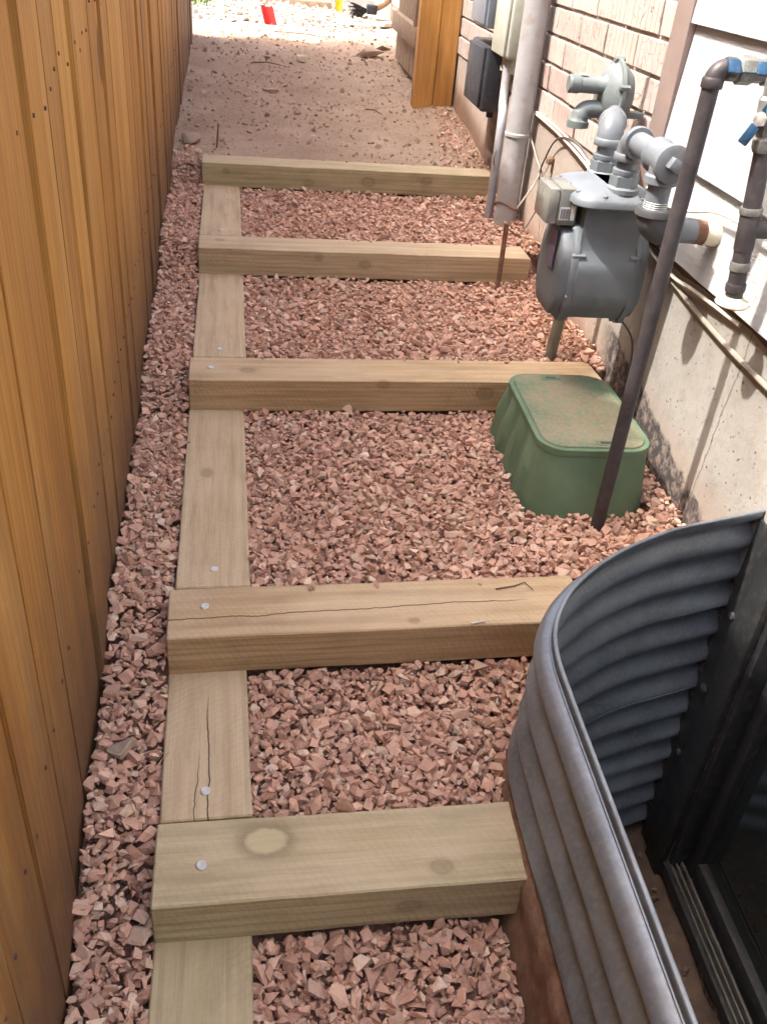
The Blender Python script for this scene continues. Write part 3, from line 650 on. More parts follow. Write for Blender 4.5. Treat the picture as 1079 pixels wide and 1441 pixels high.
for i, (sd, (y, x, t)) in enumerate(zip(STEPS, STEP)):
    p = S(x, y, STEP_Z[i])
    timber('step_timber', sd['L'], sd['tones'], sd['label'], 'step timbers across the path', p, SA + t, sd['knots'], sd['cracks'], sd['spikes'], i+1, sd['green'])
SIDE = [
    dict(label='side timber at the very bottom of the stairs, below the lowest step', tones=OLV, knots=[(0.12, 0.05, 0, 0.02)], cracks=[], spikes=[], green=0.4),
    dict(label='short split side timber between the two lowest steps', tones=TAN, knots=[], cracks=[(1, 0.066, 0.02, 0.0014, -0.2, 0.27), (1, 0.088, -0.03, 0.001, -0.1, 0.14)], spikes=[(0.052, 0.072)], green=0.2),
    dict(label='longest side timber, left of the gravel with the green box', tones=TAN, knots=[(0.42, 0.09, 0, 0.01)], cracks=[], spikes=[(0.055, 0.068)], green=0.12),
    dict(label='side timber third from the bottom, left of the gas meter riser gravel', tones=TAN, knots=[], cracks=[], spikes=[(0.05, 0.07)], green=0.1),
    dict(label='shortest looking side timber just below the topmost step', tones=TAN, knots=[], cracks=[], spikes=[(0.06, 0.07)], green=0.15),
]
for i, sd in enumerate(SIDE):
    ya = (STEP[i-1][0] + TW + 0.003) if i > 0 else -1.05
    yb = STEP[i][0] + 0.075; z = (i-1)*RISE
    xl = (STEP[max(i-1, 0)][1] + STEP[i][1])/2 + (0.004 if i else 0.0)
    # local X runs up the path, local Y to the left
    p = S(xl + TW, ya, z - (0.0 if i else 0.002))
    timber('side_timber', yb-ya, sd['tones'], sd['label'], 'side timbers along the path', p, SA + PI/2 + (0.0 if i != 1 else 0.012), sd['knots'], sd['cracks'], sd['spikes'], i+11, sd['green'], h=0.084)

# ------------------------------------------------------------------ fence
fence = thing('fence', S(-0.02, 0, -0.1), 'tall fence of orange brown stained vertical boards', 'fence')
seams = [-7.0 + 0.2*i for i in range(27)] + [-1.6, -1.42, -1.2, -1.02, -0.8, -0.62, -0.452, -0.315, -0.18, -0.045, 0.19, 0.315, 0.44, 0.56, 0.66, 0.79, 0.93, 1.05, 1.18, 1.32, 1.43]
while seams[-1] < 5.75: seams.append(seams[-1] + random.choice([0.12, 0.135, 0.14, 0.14, 0.15]))
Lf = root_loc(fence)
def strip_z(ys): return ((0.75*bay_level(ys) + 0.25*slope_z(max(ys, -1.2)) - 0.02) if ys < 2.8 else 0.33 + 0.047*(ys-2.83))
for i, (a, b) in enumerate(zip(seams, seams[1:])):
    yc = (a+b)/2; w = b - a - (0.015 if i-27 in (8, 9, 11, 14, 17, 20, 24) else random.choice([0.0035, 0.005, 0.007])); zb = 0.105*(yc+0.9) - 0.24; H = 2.12 + 0.10*max(0, yc-0.2) + 0.06*max(0, -1-yc)
    g = G(); t = 0.019
    bm = bmesh.new(); bmesh.ops.create_cube(bm, size=1)
    for q in bm.verts: q.co = Vector((q.co.x*t - t/2, q.co.y*w, (q.co.z+0.5)*H))
    bmesh.ops.bevel(bm, geom=[e for e in bm.edges if abs(e.verts[0].co.z-e.verts[1].co.z) > 1], offset=0.0025, segments=2, affect='EDGES')
    bmesh.ops.subdivide_edges(bm, edges=[e for e in bm.edges if abs(e.verts[0].co.z-e.verts[1].co.z) > 1], cuts=8, use_grid_fill=True)
    for q in bm.verts: q.co.x += 0.003*mnoise.noise((i*3.1, q.co.y*6, q.co.z*1.3)); q.co.y += 0.0015*mnoise.noise((i*2.1, 5, q.co.z*2.0))
    g.bm(bm)
    o = bpy.data.objects.new('fence_board', mesh_of('fence_board', g, M['cedar'], 30)); C.objects.link(o); o.parent = fence
    o.location = S(-0.018 + random.uniform(-0.002, 0.002) - (0.003 if i % 3 == 0 else 0), yc, zb) - Lf; o.rotation_euler = (random.uniform(-.003, .003), 0, SA + random.uniform(-.012, .012))
    if -1.0 < yc < 3.5:
        for zn in (0.42, 1.05, 1.62):
            for s_ in (-1, 1):
                g = G().lathe((0.0005, s_*w*0.3 + random.uniform(-.01, .01), zn + random.uniform(-.02, .02)), (1, 0, 0), [(0.003, -0.001), (0.003, 0.0012), (0.0015, 0.0016)], 6)
                nl = bpy.data.objects.new('nail', mesh_of('nail', g, M['flash'])); C.objects.link(nl); nl.parent = o
for i, sm in enumerate(seams):  # backing added to stop sun leaking through the seams, dark to deepen their shade
    H = 2.11 + 0.10*max(0, sm-0.2); g = G(); g.box(-0.016, 0, -0.035, 0.035, 0, H)
    o = bpy.data.objects.new('batten', mesh_of('batten', g, M['flash'], 30)); C.objects.link(o); o.parent = fence
    o.location = S(-0.018 - 0.034, sm, 0.105*(sm+0.9) - 0.24) - Lf; o.rotation_euler = (0, 0, SA)
for zr in (0.25, 0.95, 1.6):
    g = G(); a = S(-0.095, -7.0, zr + 0.105*(-6.1) - 0.24); b = S(-0.095, 5.8, zr + 0.105*6.7 - 0.24)
    d = (b-a); L_ = d.length; mt = Matrix.Translation(a) @ d.to_track_quat('X', 'Z').to_matrix().to_4x4()
    g.box(0, L_, -0.019, 0.019, -0.045, 0.045, mt); part('rail', g, M['grey_wood'], fence)
for yp in np.arange(-6.8, 5.9, 1.8):
    p = S(-0.165, float(yp)); z0 = 0.105*(float(yp)+0.9) - 0.4; g = G(); g.box(p.x-0.045, p.x+0.045, p.y-0.045, p.y+0.045, z0, z0+2.05); part('post', g, M['grey_wood'], fence)

# ------------------------------------------------------------------ gravel
def hull_stone(seed, sq=0.6):
    r = np.random.default_rng(seed); bm = bmesh.new(); n = 10
    for i in range(n):
        d = r.normal(size=3); d /= np.linalg.norm(d); d = np.sign(d)*np.abs(d)**sq; d *= r.uniform(0.82, 1.08)
        bm.verts.new((d[0]*1.0, d[1]*r.uniform(0.6, 0.82), d[2]*r.uniform(0.48, 0.7)))
    res = bmesh.ops.convex_hull(bm, input=bm.verts[:])
    bmesh.ops.delete(bm, geom=[e for e in set(res['geom_interior']) | set(res['geom_unused']) if isinstance(e, bmesh.types.BMVert)], context='VERTS')
    bmesh.ops.dissolve_limit(bm, angle_limit=0.3, verts=bm.verts[:], edges=bm.edges[:]); bmesh.ops.triangulate(bm, faces=bm.faces[:])
    bm.verts.index_update(); vs_ = np.array([q.co for q in bm.verts]); fs_ = np.array([[q.index for q in f.verts] for f in bm.faces]); bm.free()
    return vs_, fs_
STONES = [hull_stone(100+i, 0.55 if i % 2 else 0.8) for i in range(18)]
def rot_mats(n, tilt):
    """random yaw, then a random tilt"""
    yaw = rng.uniform(0, 2*PI, n); a = rng.normal(0, tilt, n); b = rng.normal(0, tilt, n); roll = rng.uniform(0, 2*PI, n)
    def R(ax, t):
        c, s = np.cos(t), np.sin(t); m_ = np.zeros((len(t), 3, 3)); i, j = [(1, 2), (2, 0), (0, 1)][ax]
        m_[:, ax, ax] = 1; m_[:, i, i] = c; m_[:, j, j] = c; m_[:, i, j] = -s; m_[:, j, i] = s; return m_
    return R(2, yaw) @ R(0, a) @ R(1, b)
def scatter_mesh(name, P, R, Sc, K, mat, variants=STONES):
    """one mesh of many stones"""
    V = []; F = []; o = 0
    for i in range(len(P)):
        v, f = variants[K[i]]; V.append((v*Sc[i]) @ R[i].T + P[i]); F.append(f + o); o += len(v)
    V = np.concatenate(V); F = np.concatenate(F); me = bpy.data.meshes.new(name)
    me.vertices.add(len(V)); me.vertices.foreach_set('co', V.ravel().astype(np.float32))
    me.loops.add(F.size); me.loops.foreach_set('vertex_index', F.ravel().astype(np.int32))
    me.polygons.add(len(F)); me.polygons.foreach_set('loop_start', np.arange(0, F.size, 3, dtype=np.int32))
    me.polygons.foreach_set('use_smooth', np.zeros(len(F), dtype=bool)); me.update(calc_edges=True); me.validate(); me.materials.append(mat); return me
def darts(x0, x1, y0, y1, tries, rfun, ok, k=0.84):
    cell = 0.03; grid = {}; out = []
    xs = rng.uniform(x0, x1, tries); ys = rng.uniform(y0, y1, tries)
    for x, y in zip(xs, ys):
        z = ok(x, y)
        if z is None: continue
        r = rfun(); ci, cj = int(x/cell), int(y/cell); good = True
        for a in (ci-1, ci, ci+1, ci-2, ci+2):
            for b in (cj-1, cj, cj+1, cj-2, cj+2):
                for (px, py, pr) in grid.get((a, b), ()):
                    if (px-x)**2 + (py-y)**2 < (k*(r+pr))**2: good = False; break
                if not good: break
            if not good: break
        if good: grid.setdefault((ci, cj), []).append((x, y, r)); out.append((x, y, z, r))
    return out
wpoly = well_poly(0.048); wpoly_up = well_poly(0.030)
def gravel_ok(x, y, margin=0.008):
    """house coordinates -> height of the gravel surface, or None where something else is"""
    if x > WALL - 0.008: return None
    xs, ys = Si(x, y)
    if xs < -0.012 or ys > 3.02 or ys < -0.95: return None
    if ys > 2.70 and (xs > 0.098 or ys > 2.86 + 0.16*rng.random()): return None
    if ys > 2.5 and xs < 0.098: return strip_top(x, y, xs, ys) + 0.004*mnoise.noise((x*17, y*17, 2.5))
    if x > 0.6 and y < 0.45 and inside(wpoly_up if y > -0.20 else wpoly, x, y): return None
    if 0.828 < x < 1.132 and 0.638 < y < 1.058: return None
    for i, (sy, sx, t) in enumerate(STEP):
        dx, dy = xs-sx, ys-sy-(xs-sx)*t
        if -margin*0.6 < dx < STEPS[i]['L'] + margin and -margin < dy < TW + margin: return None
    z = bay_level(ys)
    i = int(round(z/RISE)) + 1; xl = (STEP[max(i-1, 0)][1] + STEP[min(i, 4)][1])/2
    if xl - margin*0.5 < xs < xl + TW + margin*0.7: return None
    if xs < xl: z = 0.85*bay_smooth(ys) + 0.15*slope_z(ys) - 0.014 + 0.015*max(0, 1 - xs/0.08)
    else:
        z -= 0.010
        e = [s for s in STEP if s[0] > ys]
        if e: z += 0.012*max(0.0, 1-(e[0][0]-ys)/0.10)*(0.5 + 0.5*mnoise.noise((xs*6, i*3.0, 0)))
        if 0.75 < x and 0.55 < y < 1.06: z += 0.018*max(0, 1-abs(x-0.80)/0.10)
        if x > 1.08: z += 0.03*(x-1.08)/0.1
        z += 0.022*max(0.0, 1 - math.hypot(x-1.115, y-2.36)/0.13)
        if ys < -0.245 and x > 0.55: z -= 0.02*min(1, (x-0.55)/0.1)
    return z + 0.006*mnoise.noise((x*7, y*7, 0.5)) + 0.004*mnoise.noise((x*17, y*17, 2.5))
def rsz(lo, hi, mu, sg): return lambda: min(hi, max(lo, rng.lognormal(math.log(mu), sg)))
bnd = (-0.2, 1.2, -0.95, 3.03)
lay0 = darts(*bnd, 80000, rsz(0.009, 0.020, 0.0125, 0.25), lambda x, y: gravel_ok(x, y, 0.003), 0.64)
lay1 = darts(*bnd, 200000, rsz(0.0062, 0.0195, 0.0113, 0.31), lambda x, y: gravel_ok(x, y, 0.006), 0.68)
lay2 = darts(*bnd, 26000, rsz(0.005, 0.0165, 0.0092, 0.36), lambda x, y: gravel_ok(x, y, 0.010), 1.0)
fines = darts(*bnd, 130000, rsz(0.0035, 0.0085, 0.0055, 0.27), lambda x, y: gravel_ok(x, y, 0.002), 0.75)
allst = [(x, y, z-0.0055+rng.uniform(-0.004, 0.002), r, 0) for x, y, z, r in fines] + [(x, y, z-0.012, r, 0) for x, y, z, r in lay0] + [(x, y, z-0.004+rng.normal(0, 0.0025), r, 1) for x, y, z, r in lay1] + [(x, y, z+0.005+rng.uniform(-0.002, 0.004), r, 2) for x, y, z, r in lay2]
# a few chips lying on the timbers
for _ in range(26):
    i = int(rng.integers(0, 5)); sy, sx, t = STEP[i]; q = rng.uniform(0, 1); p = S(sx + rng.uniform(0.15, 1.0)*min(STEPS[i]['L'], 1.1), sy + TW - 0.004 - 0.012*q); r = rng.uniform(0.005, 0.008)
    if i > 0: allst.append((p.x, p.y, STEP_Z[i] + r*0.5, r, 2))
A = np.array(allst); n = len(A)
P = A[:, :3]; R_ = rot_mats(n, 0.36); Sc = A[:, 3]*rng.uniform(1.0, 1.22, n); K = rng.integers(0, len(STONES), n)
# the 300 stones that show largest are single parts, the rest are one mass
rel = P - np.array(CAM_POS); dz = rel @ np.array(AX_F); uu = (rel @ np.array(AX_R))/dz*1242.3; vv_ = (rel @ np.array(AX_U))/dz*1242.3
vis = (A[:, 4] >= 1) & (np.abs(uu) < 530) & (np.abs(vv_) < 712) & ~((P[:, 0] > 0.66) & (P[:, 1] < 0.36)) & ~((uu < -430+0.0*vv_) & (vv_ > 0))
score = np.where(vis, Sc/dz, 0); pick = np.argsort(-score)[:300]; mask = np.zeros(n, bool); mask[pick] = True
gb = G()   # packed bedding under the stones
for (x0, x1, y0, y1) in [(-0.01, 0.085, -0.95, 2.68)]:
    pass
gravel = bpy.data.objects.new('gravel', scatter_mesh('gravel', P[~mask], R_[~mask], Sc[~mask], K[~mask], M['gravel'])); C.objects.link(gravel)
tag(gravel, 'crushed pinkish red gravel filling the steps and the strip by the fence', 'gravel', kind='stuff')
smesh = []
for v, f in STONES:
    me = bpy.data.meshes.new('stone'); me.from_pydata(v.tolist(), [], f.tolist()); me.polygons.foreach_set('use_smooth', [False]*len(f)); me.update(); me.materials.append(M['gravel']); smesh.append(me)
for i in pick:
    o = bpy.data.objects.new('stone', smesh[K[i]]); C.objects.link(o); o.parent = gravel
    mm = Matrix(R_[i].tolist()).to_4x4() @ Matrix.Scale(float(Sc[i]), 4); mm.translation = Vector(P[i]); o.matrix_world = mm

# loose stones and crumbs on the bare dirt
def dirt_ok(x, y):
    xs, ys = Si(x, y)
    if xs < -0.03 or x > WALL-0.01 or ys < 2.845 or ys > 6.3: return None
    if mnoise.noise((x*2.2, y*2.2, 8)) < rng.uniform(-0.6, 0.5) - 0.35*(x > 0.85): return None
    return dirt_z(x, y)
ds = darts(-0.35, 1.2, 2.8, 6.4, 8000, rsz(0.0022, 0.024, 0.0048, 0.7), dirt_ok, 1.0)
A2 = np.array([(x, y, z + r*0.25, r) for x, y, z, r in ds])
ob = bpy.data.objects.new('dirt_crumbs', scatter_mesh('dirt_crumbs', A2[:, :3], rot_mats(len(A2), 0.5), A2[:, 3], rng.integers(0, 16, len(A2)), M['dirt_stone'])); C.objects.link(ob)
tag(ob, 'small pebbles and soil crumbs scattered over the bare dirt', 'pebbles', kind='stuff')
def red_ok(x, y):
    xs, ys = Si(x, y)
    if x > WALL-0.012 or ys < 2.845: return None
    d = (WALL - x) + 0.12*(ys-2.8)
    if d > 0.04 + 0.22*rng.random(): return None
    return dirt_z(x, y)
ds = darts(0.7, 1.19, 2.85, 4.6, 5000, rsz(0.005, 0.02, 0.010, 0.35), red_ok, 0.8)
A3 = np.array([(x, y, z + r*0.3, r) for x, y, z, r in ds])
ob = bpy.data.objects.new('spilled_gravel', scatter_mesh('spilled_gravel', A3[:, :3], rot_mats(len(A3), 0.5), A3[:, 3], rng.integers(0, 16, len(A3)), M['gravel'])); C.objects.link(ob)
tag(ob, 'red gravel spilled on the dirt along the foot of the house wall', 'gravel', kind='stuff')
wg = darts(-1.6, 1.05, 6.2, 8.6, 9000, rsz(0.012, 0.045, 0.024, 0.35), lambda x, y: dirt_z(x, y) if y > 6.35 + 0.35*mnoise.noise((x*2, y, 1)) + 0.5*max(0, x-0.5) else None, 0.8)
A4 = np.array([(x, y, z + r*0.25, r) for x, y, z, r in wg])
ob = bpy.data.objects.new('white_gravel', scatter_mesh('white_gravel', A4[:, :3], rot_mats(len(A4), 0.4), A4[:, 3], rng.integers(0, 16, len(A4)), M['white_gravel'])); C.objects.link(ob)
tag(ob, 'pale sunlit landscaping rock beyond the bare dirt', 'gravel', kind='stuff')
# crumbs of soil at the bottom of the well
fl_ = darts(0.72, 1.16, -0.9, 0.3, 1500, rsz(0.004, 0.022, 0.009, 0.5), lambda x, y: -0.652 + 0.03*mnoise.noise((x*9, y*9, 3)), 0.9)
A5 = np.array([(x, y, z + r*0.3, r) for x, y, z, r in fl_])
ob = bpy.data.objects.new('well_debris', scatter_mesh('well_debris', A5[:, :3], rot_mats(len(A5), 0.5), A5[:, 3], rng.integers(0, 16, len(A5)), M['debris'])); C.objects.link(ob)
tag(ob, 'soil crumbs and pebbles at the bottom of the window well', 'debris', kind='stuff')
# single rocks
def rock(loc, size, seed, label, mat, rz=0.0, sub=True):
    v, f = hull_stone(seed, 0.6); g = G(); c_, s_ = math.cos(rz), math.sin(rz)
    bm = bmesh.new(); vv = [bm.verts.new((p[0]*size[0], p[1]*size[1], p[2]*size[2])) for p in v]
    for t in f: bm.faces.new([vv[i] for i in t])
    bmesh.ops.bevel(bm, geom=bm.edges[:], offset=0.08*min(size), segments=1, affect='EDGES')
    bmesh.ops.triangulate(bm, faces=bm.faces[:]); bmesh.ops.subdivide_edges(bm, edges=bm.edges[:], cuts=1, use_grid_fill=True)
    for q in bm.verts: q.co += Vector((mnoise.noise(q.co*40+Vector((seed, 0, 0))), mnoise.noise(q.co*40+Vector((0, seed, 0))), mnoise.noise(q.co*40+Vector((0, 0, seed)))))*0.06*min(size)
    bmesh.ops.rotate(bm, verts=bm.verts[:], cent=(0, 0, 0), matrix=Matrix.Rotation(rz, 3, 'Z')); g.bm(bm)
    o = bpy.data.objects.new('rock', mesh_of('rock', g, mat, 25)); C.objects.link(o); o.location = loc; return tag(o, label, 'rock', 'rocks lying on the bare dirt')
rock((0.88, 5.5, 0.475), (0.10, 0.075, 0.055), 3, 'large brown rock lying on the dirt before the gate', M['rock'], 0.5)
rock((1.02, 5.7, 0.48), (0.11, 0.06, 0.04), 5, 'flat brown rock half buried beside the gate', M['rock'], 0.1)
rock((0.42, 5.12, 0.455), (0.042, 0.04, 0.05), 8, 'small blocky pale stone alone in the middle of the dirt', M['slab'], 0.3)
rock((-0.09, 3.06, 0.355), (0.045, 0.06, 0.045), 12, 'dark brown rock at the fence foot beside the topmost step', M['rock'], 0.9)
rock((0.24, 4.15, 0.405), (0.055, 0.035, 0.02), 17, 'low flat brown clod in the dirt above the topmost step', M['rock'], 0.2)
rock(S(0.028, 0.04, 0.015), (0.034, 0.026, 0.024), 21, 'tan rock in the gravel strip by the fence, beside the lowest step', M['rock'], 1.2)

# ------------------------------------------------------------------ green valve box
vb = thing('valve_box', (0.98, 0.853, 0.08), 'green plastic irrigation valve box with a dusty lid standing in the gravel', 'valve box')
def rrect(x0, x1, y0, y1, r, z, n=8, flute=0.0, nf=9):
    pts = []
    for cx, cy, a0 in ((x1-r, y1-r, 0), (x0+r, y1-r, PI/2), (x0+r, y0+r, PI), (x1-r, y0+r, 1.5*PI)):
        for i in range(n+1): a = a0 + PI/2*i/n; pts.append(Vector((cx + r*math.cos(a), cy + r*math.sin(a), z)))
    return pts
def dense(pts, d=0.008):
    out = []
    for j, (a, b) in enumerate(zip(pts, pts[1:]+pts[:1])):
        k = int(0.2/d) if j % 9 == 8 else 1; out += [a + (b-a)*(i/k) for i in range(k)]
    return out
BX0, BX1, BY0, BY1, BZT = 0.852, 1.112, 0.656, 1.050, 0.237
loops = []
top = dense(rrect(BX0, BX1, BY0, BY1, 0.062, BZT-0.010)); cx, cy = (BX0+BX1)/2, (BY0+BY1)/2
per = [0.0]
for a, b in zip(top, top[1:]): per.append(per[-1] + (b-a).length)
for q in range(9):
    t = q/8; l = []
    for k, p in enumerate(top):
        d = Vector((p.x-cx, p.y-cy, 0)); nn = Vector((d.x/0.13**2*0.13, d.y/0.197**2*0.197, 0)).normalized()
        fl_w = min(1, max(0, 1.6*math.sin((p.y-0.72)/0.088*2*PI)+0.4)) if (p.x < BX0+0.012) else 0.15*max(0, math.sin(per[k]/0.10*2*PI))
        off = 0.024*t**1.2 + 0.015*fl_w*min(1, t*3)*(1 if t < 1 else 1)
        l.append(Vector((p.x, p.y, 0)) + nn*off + Vector((0, 0, BZT-0.010 - 0.185*t)))
    loops.append(l)
g = G().loft(loops); part('box_body', g, M['green'], vb, ang=45)
g = G().loft([dense(rrect(BX0-0.002, BX1+0.002, BY0-0.002, BY1+0.002, 0.064, z)) for z in (BZT-0.014, BZT-0.0005)] + [dense(rrect(BX0-0.001, BX1+0.001, BY0-0.001, BY1+0.001, 0.063, BZT+0.0008))])
part('box_collar', g, M['green'], vb)
# lid with two key slots cut by leaving notches
g = G(); lp = dense(rrect(BX0+0.010, BX1-0.010, BY0+0.010, BY1-0.010, 0.052, 0))
lp2 = [Vector((cx + (p.x-cx)*0.985, cy + (p.y-cy)*0.99, 0)) for p in lp]
g.loft([[p + Vector((0, 0, BZT-0.004)) for p in lp], [p + Vector((0, 0, BZT+0.003)) for p in lp], [p + Vector((0, 0, BZT+0.005)) for p in lp2]])
ld = part('lid', g, M['lid'], vb)
for (sx, sy) in ((0.965, 1.018), (1.005, 0.683)):
    g = G(); g.bbox(sx-0.024, sx+0.024, sy-0.011, sy+0.011, BZT+0.0045, BZT+0.0065, 0.001); kp = part('key_plate', g, M['green'], ld)
    g = G(); g.bbox(sx-0.016, sx+0.010, sy-0.0045, sy+0.0045, BZT+0.0062, BZT+0.0074, 0.0005); part('key_slot', g, M['ink'], ld)

# ------------------------------------------------------------------ gas meter set
MX, MY = 1.015, 1.045
def hexprof(o, axis, r, h0, h1): return G().lathe(o, axis, [(r*0.92, h0), (r, h0+0.003), (r, h1-0.003), (r*0.92, h1)], 6)
meter = thing('gas_meter', (MX, MY, 0.41), 'grey painted gas meter with a plastic dial box hanging by the wall', 'gas meter')
def chaikin(p, k):
    for _ in range(k): p = [q for a_, b_ in zip(p, p[1:]+p[:1]) for q in (a_*0.87+b_*0.13, a_*0.13+b_*0.87)]
    return p
BODY = chaikin([Vector((y_, z_)) for y_, z_ in ((-0.086, 0.71), (-0.086, 0.592), (-0.106, 0.552), (-0.106, 0.472), (-0.066, 0.415), (0.066, 0.415), (0.106, 0.472), (0.106, 0.552), (0.086, 0.592), (0.086, 0.71))], 2)
def body_loop(x): return [Vector((x, MY + p.x, p.y)) for p in BODY]
ZC = 0.525
g = G().loft([body_loop(x) for x in (0.948, 0.955, 1.075, 1.082)])
part('body', g, M['meter'], meter, ang=50)
CV = chaikin([Vector((y_, z_)) for y_, z_ in ((-0.100, 0.058), (-0.104, -0.062), (-0.066, -0.121), (0.066, -0.121), (0.104, -0.062), (0.100, 0.058), (0.062, 0.112), (-0.062, 0.112))], 2)
def cover_loop(x, k): return [Vector((x, MY + p.x*k, ZC + p.y*k)) for p in CV]
BOLTS = [(-0.094, 0.05), (-0.097, -0.045), (-0.058, -0.108), (0.058, -0.108), (0.097, -0.045), (0.094, 0.05), (0.058, 0.1), (-0.058, 0.1)]
for nm, xs_, lab in (('front_cover', [(0.948, 1.0), (0.938, 1.0), (0.936, 0.985), (0.934, 0.89), (0.915, 0.87), (0.911, 0.83), (0.910, 0.6)], None), ('back_cover', [(1.082, 1.0), (1.094, 1.0), (1.096, 0.985), (1.098, 0.89), (1.114, 0.87), (1.118, 0.83), (1.119, 0.6)], None)):
    g = G().loft([cover_loop(x, k) for x, k in xs_]); cvr = part(nm, g, M['meter'], meter, ang=50)
    for yy, zz in BOLTS:
        g = G().lathe((xs_[0][0] + (0.006 if nm == 'front_cover' else -0.006), MY+yy, ZC+zz), (-1 if nm == 'front_cover' else 1, 0, 0), [(0.0065, -0.008), (0.0065, 0.018), (0.004, 0.021)], 6); part('bolt', g, M['pipe_grey'], cvr)
        g = G().lathe((xs_[0][0], MY+yy, ZC+zz), (1 if nm == 'front_cover' else -1, 0, 0), [(0.006, 0.0), (0.006, 0.009), (0.003, 0.011)], 6); part('bolt', g, M['pipe_grey'], cvr)
# top casting with rounded corners and bolts
g = G().loft([dense(rrect(MX-0.102+i, MX+0.094-i, MY-0.121+i, MY+0.121-i, 0.045, z), 0.015) for i, z in ((0.008, 0.683), (0.0, 0.688), (0.0, 0.700), (0.004, 0.705), (0.018, 0.715), (0.045, 0.724), (0.07, 0.726))])
topc = part('top_casting', g, M['pipe_grey'], meter, ang=50)
for bx, by in ((-0.088, -0.07), (-0.088, 0.07), (0.08, -0.07), (0.08, 0.07), (-0.04, -0.108), (0.045, -0.108), (-0.04, 0.108), (0.045, 0.108), (-0.09, 0.0)):
    g = G().lathe((MX+bx, MY+by, 0.684), (0, 0, 1), [(0.008, -0.004), (0.009, 0.0), (0.009, 0.022), (0.0065, 0.023), (0.0065, 0.028), (0.004, 0.030)], 8); part('bolt', g, M['pipe_grey'], topc)
# dial box on the path side
ix0, ix1, iy0, iy1, iz0, iz1 = 0.866, 0.936, 0.985, 1.095, 0.632, 0.712
g = G().bbox(ix0+0.026, ix1, iy0, iy1, iz0, iz1, 0.004); ib = part('dial_box', g, M['index'], meter)
g = G().bbox(ix0, ix0+0.026, iy0+0.001, iy1-0.001, iz0+0.001, iz1-0.001, 0.006); part('clear_cover', g, M['clear'], ib)
for k in range(4):
    g = G().lathe((ix0+0.0262, iy0+0.022+0.022*k, iz0+0.052), (-1, 0, 0), [(0.009, 0), (0.009, 0.003)], 14); part('dial', g, M['label'], ib)
g = G().box(ix0+0.030, ix1-0.018, iy0-0.0008, iy0-0.0002, iz0+0.012, iz0+0.040); lbl = part('sticker', g, M['label'], ib)
for k in range(9):
    xk = ix0+0.032 + 0.0023*k; g = G().box(xk, xk+(0.0009 if k % 3 else 0.0014), iy0-0.0014, iy0-0.0009, iz0+0.015, iz0+0.037); part('printed_bar', g, M['ink'], lbl)
g = G().box(ix1-0.015, ix1-0.005, iy0-0.0008, iy0-0.0002, iz0+0.012, iz0+0.058); part('sticker', g, M['label'], ib)
g = G().box(0.9155, 0.9175, 1.00, 1.045, 0.530, 0.615); g.v = [(p[0]-0.012+0.0*p[2], p[1], p[2]) for p in g.v]; part('name_plate', g, M['plate'], meter)
# swivels
for by in (0.972, 1.118):
    g = G().lathe((1.022, by, 0.715), (0, 0, 1), [(0.036, 0), (0.036, 0.010), (0.030, 0.014)], 20); part('boss', g, M['pipe_grey'], meter)
    g = hexprof((1.022, by, 0.727), (0, 0, 1), 0.0315, 0, 0.026); part('union_nut', g, M['meter'], meter)
    g = G().lathe((1.022, by, 0.753), (0, 0, 1), [(0.028, 0), (0.029, 0.003), (0.029, 0.010), (0.024, 0.012)], 18); part('union_collar', g, M['pipe_grey'], meter)

def elbow(corner, din, dout, r=0.028, leg=0.036, collar=0.033):
    """swept 90 degree elbow with collars"""
    c_ = Vector(corner); a = c_ - Vector(din)*leg; b = c_ + Vector(dout)*leg; pts = []
    for i in range(9):
        t = i/8; pts.append(a*(1-t)**2 + c_*2*t*(1-t)*0.92 + c_*2*t*(1-t)*0.08 + b*t*t)
    g = G().tube(pts, r, 18)
    g.lathe(a, din, [(collar*0.96, -0.007), (collar, -0.005), (collar, 0.007), (collar*0.9, 0.010)], 20); g.lathe(b, Vector(dout)*-1, [(collar*0.96, -0.007), (collar, -0.005), (collar, 0.007), (collar*0.9, 0.010)], 20)
    return g
inlet = thing('gas_inlet_pipe', (1.022, 1.118, 0.76), 'grey pipe bend joining the regulator to the back of the gas meter', 'pipe')
part('nipple', G().tube([(1.022, 1.118, 0.758), (1.022, 1.118, 0.80)], 0.0225, 18), M['pipe_grey'], inlet)
dv = Vector((0.35, 0.93, 0)).normalized()
part('elbow', elbow((1.022, 1.118, 0.826), (0, 0, 1), dv, 0.030), M['pipe_grey'], inlet, ang=50)
part('cross_nipple', G().tube([Vector((1.022, 1.118, 0.826)) + dv*0.03, Vector((1.022, 1.118, 0.826)) + dv*0.21], 0.0215, 16), M['pipe_grey'], inlet)

outlet = thing('gas_outlet_pipe', (1.022, 0.972, 0.76), 'grey house gas pipe with elbow, plugged tee and a rusty end entering the siding', 'pipe')
part('nipple', G().tube([(1.022, 0.972, 0.758), (1.022, 0.972, 0.80)], 0.0225, 18), M['pipe_grey'], outlet)
part('elbow', elbow((1.022, 0.972, 0.824), (0, 0, 1), (0, -1, 0), 0.030), M['pipe_grey'], outlet, ang=50)
part('cross_nipple', G().tube([(1.022, 0.955, 0.824), (1.022, 0.79, 0.824)], 0.0235, 18), M['pipe_grey'], outlet)
g = G().lathe((1.022, 0.826, 0.824), (0, -1, 0), [(0.030, 0), (0.0345, 0.003), (0.0345, 0.012), (0.031, 0.016), (0.031, 0.070), (0.036, 0.074), (0.036, 0.090), (0.030, 0.092)], 22)
g.lathe((1.022, 0.776, 0.824), (0, 0, -1), [(0.029, 0), (0.029, 0.026), (0.034, 0.030), (0.034, 0.043), (0.030, 0.045)], 22)
tee = part('tee', g, M['pipe_grey'], outlet, ang=50)
